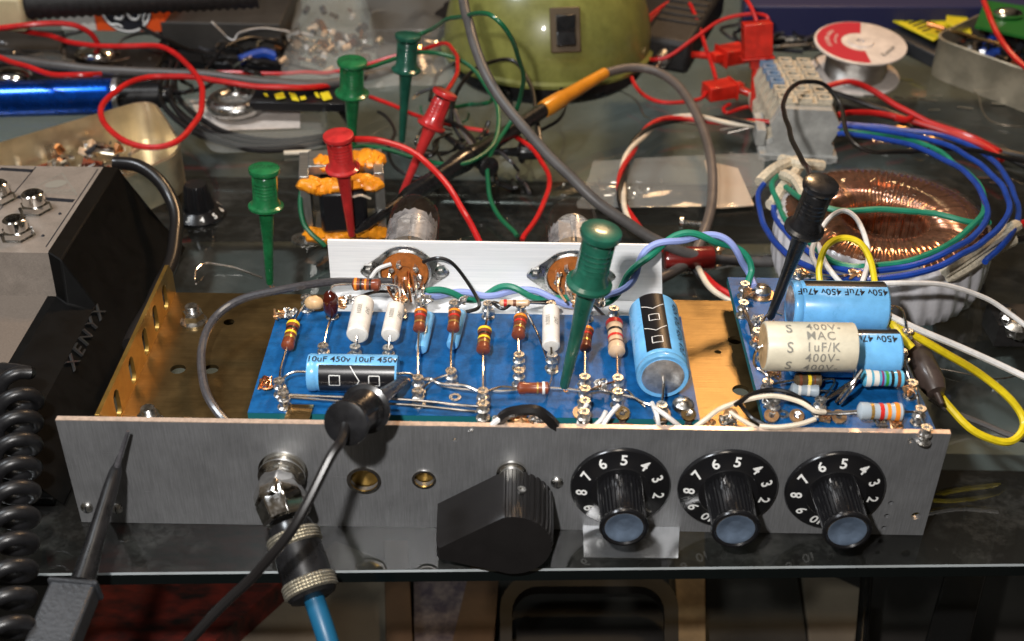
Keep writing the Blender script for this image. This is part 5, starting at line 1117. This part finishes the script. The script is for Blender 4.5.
b = B(); b.lathe(pB, dd, [(0, .5), (.7, .45), (.8, .15), (1.6, .15)], 'steel', 16); b.make('plug_tip', ad)
# navy edge at the top
slab('navy_case', [(745, 6), (1100, 7), (1200, -60), (745, -60)], 2.6, 2.4, 'navy', 'dark navy case along the top right edge of the bench', 'case', .1)
slab('dark_board', [(770, 30), (860, 34), (880, 10), (760, 8)], .8, .6, 'shelf_dark', 'dark panel behind the solder spool', 'panel', .05)
b = B(); 
for k in range(24):
    p = P(random.uniform(770, 860), random.uniform(36, 50), random.uniform(.2, .6)); a = random.gauss(0, .3); b.cyl(p, p+V((math.cos(a)*2.2, math.sin(a)*.6, random.uniform(-.1, .3))), random.uniform(.05, .14), random.choice(['ink', 'wire_tin', 'steel', 'black_matte']), n=7)
b.make('wire_offcuts', label='dark wires and metal offcuts left of the solder spool', cat='offcuts', kind='stuff')
# terminal block
tbk = thing('terminal_block', 'beige and grey stepped terminal block with screw wells on a rail foot', 'terminal block', P(800, 165, 0))
c0 = P(800, 166, 0)+V((0, 1.4, 0)); yaw = math.radians(-4); X = V((math.cos(yaw), math.sin(yaw), 0)); Y = V((-math.sin(yaw), math.cos(yaw), 0))
def tbb(nm, c, sz, m, bev=.05, tilt=0, par=tbk): 
    Yt = (Y*math.cos(tilt)+V((0, 0, 1))*math.sin(tilt)); return B().box(c0+X*c[0]+Y*c[1]+V((0, 0, c[2])), sz, m, X=X, Y=Yt).make(nm, par, bevel=bev)
tbb('foot', (0, .2, .25), (4.0, 2.6, .35), 'block_grey'); tbb('foot', (-1.6, -.6, .2), (.4, 1.0, .4), 'block_grey'); tbb('foot', (1.6, -.6, .2), (.4, 1.0, .4), 'block_grey')
b = B(); pr_ = [(-1.65, .42), (1.75, .42), (1.75, .9), (1.55, 1.1), (1.95, 2.0), (1.4, 2.9), (-1.2, 2.9), (-1.6, 2.0), (-1.35, 1.1), (-1.65, .9)]
def tf_(u, v, w__): return c0+X*u+Y*(-.9+w__)+V((0, 0, v))
b.prism(pr_, tf_, 0, .5, 'block_grey'); b.make('end_plate', tbk, bevel=.04)
for i in range(6):
    b = B(); sc_ = .96; b.prism([(u*sc_, v) for u, v in pr_], (lambda i: lambda u, v, w__: c0+X*(u-.10*i)+Y*(-.36+i*.95+w__)+V((0, 0, v+.12)))(i), 0, .90, 'block_beige')
    o = b.make('terminal_module', tbk, bevel=.04)
    for dx in (-.95, .05, 1.05):
        p = c0+X*(dx-.10*i)+Y*(.09+i*.95)+V((0, 0, 3.06)); b = B()
        b.plate([(-.36, -.36), (.36, -.36), (.36, .36), (-.36, .36)], [circ(0, 0, .24, 16)], .34, (lambda p: lambda u, v, w__: p+X*u+Y*v+V((0, 0, w__)))(p), 'block_beige' if not (dx < -.9 and i > 1) else 'block_blue'); b.lathe(p+V((0, 0, -.1)), (0, 0, 1), [(0, .2), (.06, .2)], 'steel', 12); b.make('screw_well', o)
tbb('bridge', (-1.9, .9, .9), (.5, 2.2, .9), 'block_grey')
# cloth sleeves around the wires
for i, a in enumerate((((760, 182, 2.6), (776, 168, 2.8), (800, 160, 2.4)), ((770, 205, 2.6), (784, 186, 2.8), (800, 166, 2.2)), ((784, 175, 3.2), (796, 180, 3.6), (806, 196, 4.0)), ((782, 160, 2.4), (800, 164, 2.8), (822, 166, 2.6)))):
    wire('cloth_sleeve', W(*a), .26, 'sleeve_cream', label='cream woven sleeve '+('leftmost', 'lowest', 'nearest the black clip', 'topmost')[i]+' at the left of the toroid', cat='sleeve', group='cream sleeves on the toroid leads')
# solder spool
sp = thing('solder_spool', 'white and red reel of solder wire standing on the glass at the upper right', 'spool', P(860, 78, 0))
c0 = V((34.2, 38.4, 0)); ax = V((0, -.10, 1)).normalized(); Rs = 2.65
B().lathe(c0+ax*.1, ax, [(0, Rs*.98), (.03, Rs), (.15, Rs), (.18, Rs*.98)], 'spool_white', 64).make('lower_flange', sp)
b = B(); pr = []
for i in range(25): pr.append((.28+i*.075, 1.78 if i % 2 else 1.72))
b.lathe(c0, ax, pr, 'solder_wire', 48); b.make('solder_winding', sp, angle=60)
uf = B(); uf.lathe(c0+ax*2.12, ax, [(0, Rs*.98), (.03, Rs), (.13, Rs), (.16, Rs*.97), (.16, .8), (.26, .72), (.26, .25), (-.1, .25)], 'spool_white', 64).make('upper_flange', sp)
x, y, z = frame(ax); b = B()
def sf_(r, a, h=.01): an = math.radians(a); return c0+ax*(2.12+.16+h)+V((math.cos(an)*r, math.sin(an)*r, 0))+V((0, 0, math.sin(an)*r*.10))
vs = []
for i in range(33):
    a = 78+i*(272-78)/32; vs += [sf_(1.1, a), sf_(Rs*.95, a)]
b.add(vs, [(2*i, 2*i+2, 2*i+3, 2*i+1) for i in range(32)], 'spool_red'); 
def curve_text(bd, s_, r, a0, size, m, flip=-1):
    bd.text(s_, size, lambda u, v, w__: sf_(r+v*(1 if flip < 0 else -1), a0+flip*math.degrees(u/r), .016), m, bold=.01)
curve_text(b, 'SOLDER 60/40', 1.9, 165, .34, 'spool_white'); curve_text(b, 'ROSIN CORE', 1.45, 165, .2, 'spool_white')
b.text('Kester', .55, lambda u, v, w__: sf_(math.hypot(1.75-v*.9, u), math.degrees(math.atan2(u, 1.75-v*.9))-38, .016), 'ink'); b.make('reel_label', sp)
# yellow labelled meter behind
ym = thing('yellow_meter', 'grey instrument with a yellow printed cover lying behind the solder spool', 'instrument', P(930, 40, 0))
def quadslab(par, nm, px, z, th, m, bev=0):
    b = B(); t = [P(x, y, zz) for (x, y), zz in zip(px, z)]; b.add(t+[p-V((0, 0, th)) for p in t], [(0, 1, 2, 3), (7, 6, 5, 4)]+[(i, i+4, (i+1) % 4+4, (i+1) % 4) for i in range(4)], m); return b.make(nm, par, bevel=bev), t
quadslab(ym, 'body', [(885, 30), (950, 62), (985, 40), (920, 4)], (1.2, 1.0, 1.2, 1.4), .9, 'grey_plastic', .12)
o, t = quadslab(ym, 'yellow_cover', [(880, 14), (934, 40), (966, 22), (915, 2)], (1.75, 1.6, 1.7, 1.9), .12, 'yellow_label', .03)
b = B(); ux = (t[1]-t[0]).normalized(); vx = (t[3]-t[0]).normalized()
for k in range(6): b.box(t[0]+ux*(1.2+k*.42)+vx*(1.3-.05*k)+V((0, 0, .03)), (.14, 1.5, .02), 'ink', X=ux, Y=vx)
b.text('VDC', .9, lambda u, v, w__: t[0]+ux*(3.9+u*.3)+vx*(1.2+v)+V((0, 0, .03)), 'ink', bold=.02); b.make('printing', o)
quadslab(ym, 'yellow_strap', [(946, 22), (972, 34), (966, 10), (948, 2)], (2.0, 1.8, 2.0, 2.2), .15, 'yellow_label', .03)
b = B(); b.cyl(P(927, 24, 2.2), P(944, 29, 2.1), .16, 'copper', n=12); b.cyl(P(944, 29, 2.1), P(1000, 44, 2.4), .12, 'tin_brass', n=12); b.make('soldering_tip', label='thin brass rod lying from the yellow cover over the right tin', cat='rod')
# tin right
tn2 = thing('metal_tin', 'tan metal tin with rounded corners full of dark bits at the right edge', 'tin', P(990, 90, 0))
z_ = 2.4; rp = rpoly([P(932, 36, z_), P(1100, 96, z_), P(1170, 30, z_), P(1010, 0, z_)], 1.3); tin('tin_body', tn2, rp, z_, .09, 'tin_metal')
b = B()
for k in range(90):
    p = P(random.uniform(958, 1050), random.uniform(42, 66), random.uniform(.4, 1.4)); a = random.random()*6.28; l = random.uniform(.3, 1.1)
    b.cyl(p, p+V((math.cos(a)*l, math.sin(a)*l, random.uniform(-.2, .4))), random.uniform(.08, .3), random.choice(['ink', 'black_matte', 'cap_black', 'chrome', 'ink', 'w_blue', 'steel', 'r_brown', 'ink']), n=8)
b.make('small_parts', label='dark small parts filling the tan metal tin at the right', cat='parts', kind='stuff')
slab('green_circuit', [(975, 26), (1060, 44), (1080, 14), (985, 0)], 3.0, .15, 'pcb_green', 'green circuit board lying over the back of the right tin', 'board')
b = B(); b.ball(P(1008, 14, 3.2), .6, 'hot_metal', 14, (1.5, 1, .6)); b.make('metal_can', label='bright metal can on the green circuit board at the upper right', cat='can')
wire('test_lead', W((982, -10, 5), (988, 12, 4.6), (998, 34, 4.2), (1012, 54, 3.9), (1035, 76, 3.6)), .15, 'w_red', label='dark red lead crossing the right tin', cat='cable')
# supply wires to the upper right
for pts, m_, lb in (
    (((826, 86, 1.8), (848, 82, 2.0), (872, 90, 1.6), (900, 108, 1.0), (935, 125, .6), (975, 138, .5), (1000, 152, .5)), 'w_red', 'red wire leaving the terminal block in an arch to the right'),
    (((838, 115, 1.4), (870, 112, 1.2), (905, 120, .9), (945, 131, .7), (985, 146, .6), (1002, 160, .5)), 'w_red', 'lower red wire leaving the terminal block'),
    (((832, 92, 1.4), (850, 98, 1.2), (880, 108, .9), (910, 122, .6), (950, 138, .4), (1030, 158, .4)), 'w_black', 'black wire between the two red wires at the terminal block'),
    (((838, 107, 1.2), (865, 110, .9), (900, 122, .5), (930, 138, .4), (985, 150, .4), (1032, 170, .4)), 'w_black', 'lowest black wire leaving the terminal block'),
    (((895, 118, 1.3), (905, 120, 1.2), (912, 118, 1.2)), 'w_red', 'short crossing red wire end right of the spool')):
    wire('supply_wire', W(*pts), .16, m_, label=lb, cat='wire')
b = B()
for k in range(60):
    p = P(random.gauss(905, 20), random.gauss(134, 5), random.uniform(.08, .5)); a = random.gauss(-.3, .5); b.tube([p, p+V((math.cos(a)*.6, math.sin(a)*.5, .1)), p+V((math.cos(a)*1.1, math.sin(a)*.9+.15, 0))], .05, random.choice(['wire_tin', 'hot_metal', 'b_gold', 'steel', 'ink']), n=5, sub=3)
for (px, py) in ((898, 97), (912, 98), (928, 100), (936, 96), (934, 110), (965, 108), (1000, 104), (1018, 108), (905, 80), (870, 96), (985, 178), (995, 183), (1008, 186)):
    p = P(px, py, .06); b.box(p, (random.uniform(.4, 1.0), .14, .05), 'hot_metal', X=(1, random.uniform(-.5, .2), 0), Y=(.2, 1, 0))
b.make('solder_scraps', label='silvery solder scraps and clippings scattered on the glass at the upper right', cat='scraps', kind='stuff')
# toroid
to = thing('toroid_transformer', 'doughnut shaped transformer with copper windings and a white taped side', 'transformer', P(888, 250, 0))
C_ = P(886, 211, 3.35); C_.z = 0; Ro, Ri, H_ = 4.5, 1.75, 3.4; n = 240
prof = [(Ri+.02, .3), (Ri, 2.7), (Ri+.15, 3.05), (Ri+.55, 3.3), (2.9, H_+.02), (Ro-.75, H_-.06), (Ro-.30, H_-.28)]
b = B(); k0 = 0
for j in range(n):
    a = 2*PI*j/n; w_1 = .05*((j % 3) == 0)-.05*((j % 3) == 1)+.03*noise.noise(V((j*.37, 1, 0)))
    for (r_, zz) in prof: b.v.append(C_+V((r_*math.cos(a), r_*math.sin(a), zz+w_1)))
m0, m1 = b.mi('toroid_copper'), b.mi('copper')
np_ = len(prof)
for j in range(n):
    for i in range(np_-1): b.f.append((j*np_+i, ((j+1) % n)*np_+i, ((j+1) % n)*np_+i+1, j*np_+i+1)); b.m.append(m1 if (j % 13 == 3 or j % 7 == 0 and (i < 3)) else m0)
b.make('copper_winding', to, angle=70)
b = B(); pw = [(Ri-.02, 2.2), (Ri+.10, 3.12), (Ri+.5, 3.42), (2.9, H_+.14), (Ro-.7, H_+.05), (Ro-.22, H_-.16), (Ro-.02, H_-.5)]; nw = 150
for j in range(nw):
    a = 2*PI*j/nw; w_1 = .05*math.sin(j*2.1)+.09*noise.noise(V((j*.3, 9, 0)))
    for (r_, zz) in pw: b.v.append(C_+V((r_*math.cos(a), r_*math.sin(a), zz+w_1*.6)))
mw = b.mi('wrap_film')
for j in range(nw):
    for i in range(len(pw)-1): b.f.append((j*7+i, ((j+1) % nw)*7+i, ((j+1) % nw)*7+i+1, j*7+i+1)); b.m.append(mw)
b.make('clear_wrap', to, angle=80)
b = B(); prof = [(Ro-.34, H_-.25), (Ro-.12, H_-.45), (Ro, H_-.9), (Ro+.02, 1.9), (Ro-.02, .9), (Ro-.25, .25), (Ro-.9, .03), (Ri, .03)]; np_ = len(prof); n = 216
for j in range(n):
    a = 2*PI*j/n; w_1 = (.05 if (j % 6) < 3 else -.02)+.08*noise.noise(V((j*.21, 5, 0)))
    for i, (r_, zz) in enumerate(prof): b.v.append(C_+V(((r_+w_1)*math.cos(a+.03*i), (r_+w_1)*math.sin(a+.03*i), zz)))
mm = b.mi('toroid_white')
for j in range(n):
    for i in range(np_-1): b.f.append((j*np_+i, ((j+1) % n)*np_+i, ((j+1) % n)*np_+i+1, j*np_+i+1)); b.m.append(mm)
b.make('white_tape', to, angle=50)
for i, (pts, m_, lb) in enumerate((
    (((838, 127, 2.0), (880, 130, 2.4), (930, 140, 3.0), (975, 160, 3.6), (1004, 190, 4.0), (1008, 215, 4.2), (985, 240, 4.4), (940, 266, 4.6), (890, 279, 4.6), (850, 279, 4.4), (812, 268, 3.8), (780, 248, 3.0), (762, 220, 2.4), (758, 196, 2.4), (764, 184, 2.6)), 'w_blue', 'outer blue wire looping over the toroid'),
    (((838, 134, 1.8), (880, 138, 2.4), (925, 150, 3.2), (962, 170, 3.8), (985, 200, 4.1), (984, 225, 4.3), (955, 248, 4.6), (905, 268, 4.5), (855, 272, 4.5), (815, 256, 3.8), (790, 235, 3.0), (774, 215, 2.6), (773, 205, 2.6)), 'w_blue', 'inner blue wire looping over the toroid'),
    (((838, 131, 1.5), (885, 134, 2.0), (935, 150, 3.0), (972, 178, 3.8), (985, 205, 4.0), (966, 232, 4.3), (920, 258, 4.5), (870, 268, 4.5), (835, 262, 4.4), (812, 244, 3.9), (790, 225, 3.2), (776, 200, 2.9), (772, 185, 2.9), (778, 176, 2.8)), 'w_teal', 'green wire looping over the toroid beside the blue ones'),
    (((786, 187, 3.2), (808, 202, 4.2), (840, 210, 4.3), (885, 210, 4.3), (930, 213, 4.25), (968, 222, 4.1), (990, 222, 4.0)), 'w_teal', 'green wire lying straight across the middle of the toroid'),
    (((838, 124, 1.2), (890, 128, 1.4), (950, 138, 1.6), (992, 160, 2.2), (1016, 200, 3.0), (1012, 235, 3.4), (985, 262, 3.4)), 'w_blue', 'outermost blue wire curving round the right side of the toroid'))):
    wire('transformer_lead', W(*pts), .13, m_, label=lb, cat='wire')
for i, a in enumerate((((1016, 226, 3.2), (985, 246, 3.6), (945, 270, 3.4)), ((1012, 240, 2.8), (980, 258, 3.2), (948, 275, 3.0)))):
    wire('cloth_sleeve', W(*a), .28, 'sleeve_cream', label=('upper' if i == 0 else 'lower')+' cream woven sleeve at the right side of the toroid', cat='sleeve', n=10)
wire('lead_end', W((1014, 227, 3.1), (1040, 218, 3)), .18, 'w_red', label='red wire end leaving the cream sleeve at the right edge', cat='wire'); wire('lead_end', W((1012, 241, 2.7), (1040, 236, 2.6)), .18, 'w_black', label='black wire end leaving the lower cream sleeve at the right edge', cat='wire')
for pts, m_, lb, r_ in (
    (((818, 268, 4.9), (812, 250, 5.0), (826, 222, 5.4), (842, 211, 5.6), (856, 218, 5.6), (866, 240, 5.4), (868, 262, 5.0), (862, 283, 4.7)), 'w_white', 'white wire arching over the front left of the toroid', .10),
    (((818, 244, 5.0), (826, 264, 5.0), (840, 282, 4.8), (852, 290, 4.7)), 'w_white', 'short white wire sloping down to the short board', .10),
    (((872, 284, 4.9), (905, 283, 4.9), (945, 285, 4.4), (985, 298, 3.6), (1010, 314, 3.0), (1036, 334, 2.4)), 'w_white', 'upper white wire running off the right edge', .10),
    (((884, 313, 4.9), (915, 328, 4.6), (960, 347, 4.0), (1000, 365, 3.4), (1040, 384, 3)), 'w_white', 'lower white wire running off the right edge', .12),
    (((821, 289, 4.6), (819, 268, 5.2), (826, 247, 5.8), (842, 238, 6.0), (860, 243, 5.9), (871, 262, 5.4), (876, 291, 4.6)), 'w_yellow', 'yellow wire arch standing behind the blue capacitors', .12),
    (((887, 313, 4.6), (905, 329, 4.4), (940, 350, 3.8), (980, 374, 2.8), (1012, 401, 2), (1024, 425, 1.4), (1008, 442, 1.2), (974, 431, 1.6), (948, 405, 2.2), (935, 388, 2.6)), 'w_yellow', 'yellow wire looping out right of the panel to the brown tube resistor', .14),
    (((885, 311, 4.7), (893, 325, 4.6), (903, 338, 4.4), (912, 348, 4.2)), 'w_yellow', 'short yellow wire to the top of the brown tube resistor', .14)):
    w_('hookup_wire', [P(*p) for p in pts], r_, m_, lb, n=8)
a, b_ = P(913, 343, 3.6), P(938, 396, 2.9); L = (b_-a).length
B().lathe(a, b_-a, [(0, .18), (.05, .36), (.3, .46), (L-.5, .46), (L-.15, .34), (L-.1, .12), (L+.35, .08)], 'ceramic_brown', 24).make('power_resistor', amp, label='dark brown tube resistor hanging off the right board on yellow wires')
# red tube resistor behind the bracket
rr_ = thing('tube_resistor', 'glossy dark red tube resistor with wire ends right of the bracket', 'resistor', P(690, 262, 0))
a, b_ = P(664, 259, .7), P(714, 258, .7); L = (b_-a).length
B().lathe(a, b_-a, [(0, .40), (.04, .50), (.15, .53), (L-.15, .53), (L-.04, .50), (L, .40)], 'ceramic_red', 28).make('body', rr_)
b = B(); p = b_; b.lathe(p+V((.2, 0, -.3)), (0, 0, 1), [(0, .2), (.1, .12), (.7, .10), (.8, .2), (.9, .1)], 'copper_tab', 12); b.cyl(p, p+V((.6, .1, 0)), .06, 'copper_tab'); b.make('end_terminal', rr_)
for i, a in enumerate((((722, 262, .5), (760, 258, .4), (800, 252, .3)), ((660, 274, .2), (720, 268, .2), (790, 256, .2)))):
    wire('bare_rod', W(*a), .09, 'steel', label=('upper' if i == 0 else 'lower')+' thin grey rod lying behind the short board', cat='rod')
b = B(); p = P(683, 223, .25); b.lathe(p, (-1, .1, 0), [(0, .30), (.16, .30), (.2, .2), (.2, .06)], 'chrome', 16); b.lathe(p, (1, -.1, 0), [(0, .13)]+[(.05+i*.05, .15 if i % 2 else .11) for i in range(18)], 'steel', 12); b.make('machine_screw', label='small machine screw lying on the glass right of the grey cable', cat='screw')
b = B(); b.box(P(1010, 325, .8), (1.6, 1.6, 1.0), 'black_matte'); b.ball(P(1008, 318, 1.4), .4, 'steel', 10, rough=.5); b.ball(P(1016, 330, 1.4), .4, 'steel', 10, rough=.5); b.make('dark_connector', label='dark connector with grey screws at the right edge below the white wires', cat='connector', bevel=.1)
wire('grey_wire', W((930, 398, .8), (960, 415, .4), (1000, 432, .3), (1040, 444, .3)), .12, 'w_grey', label='thin grey wire on the glass under the yellow loop', cat='wire')
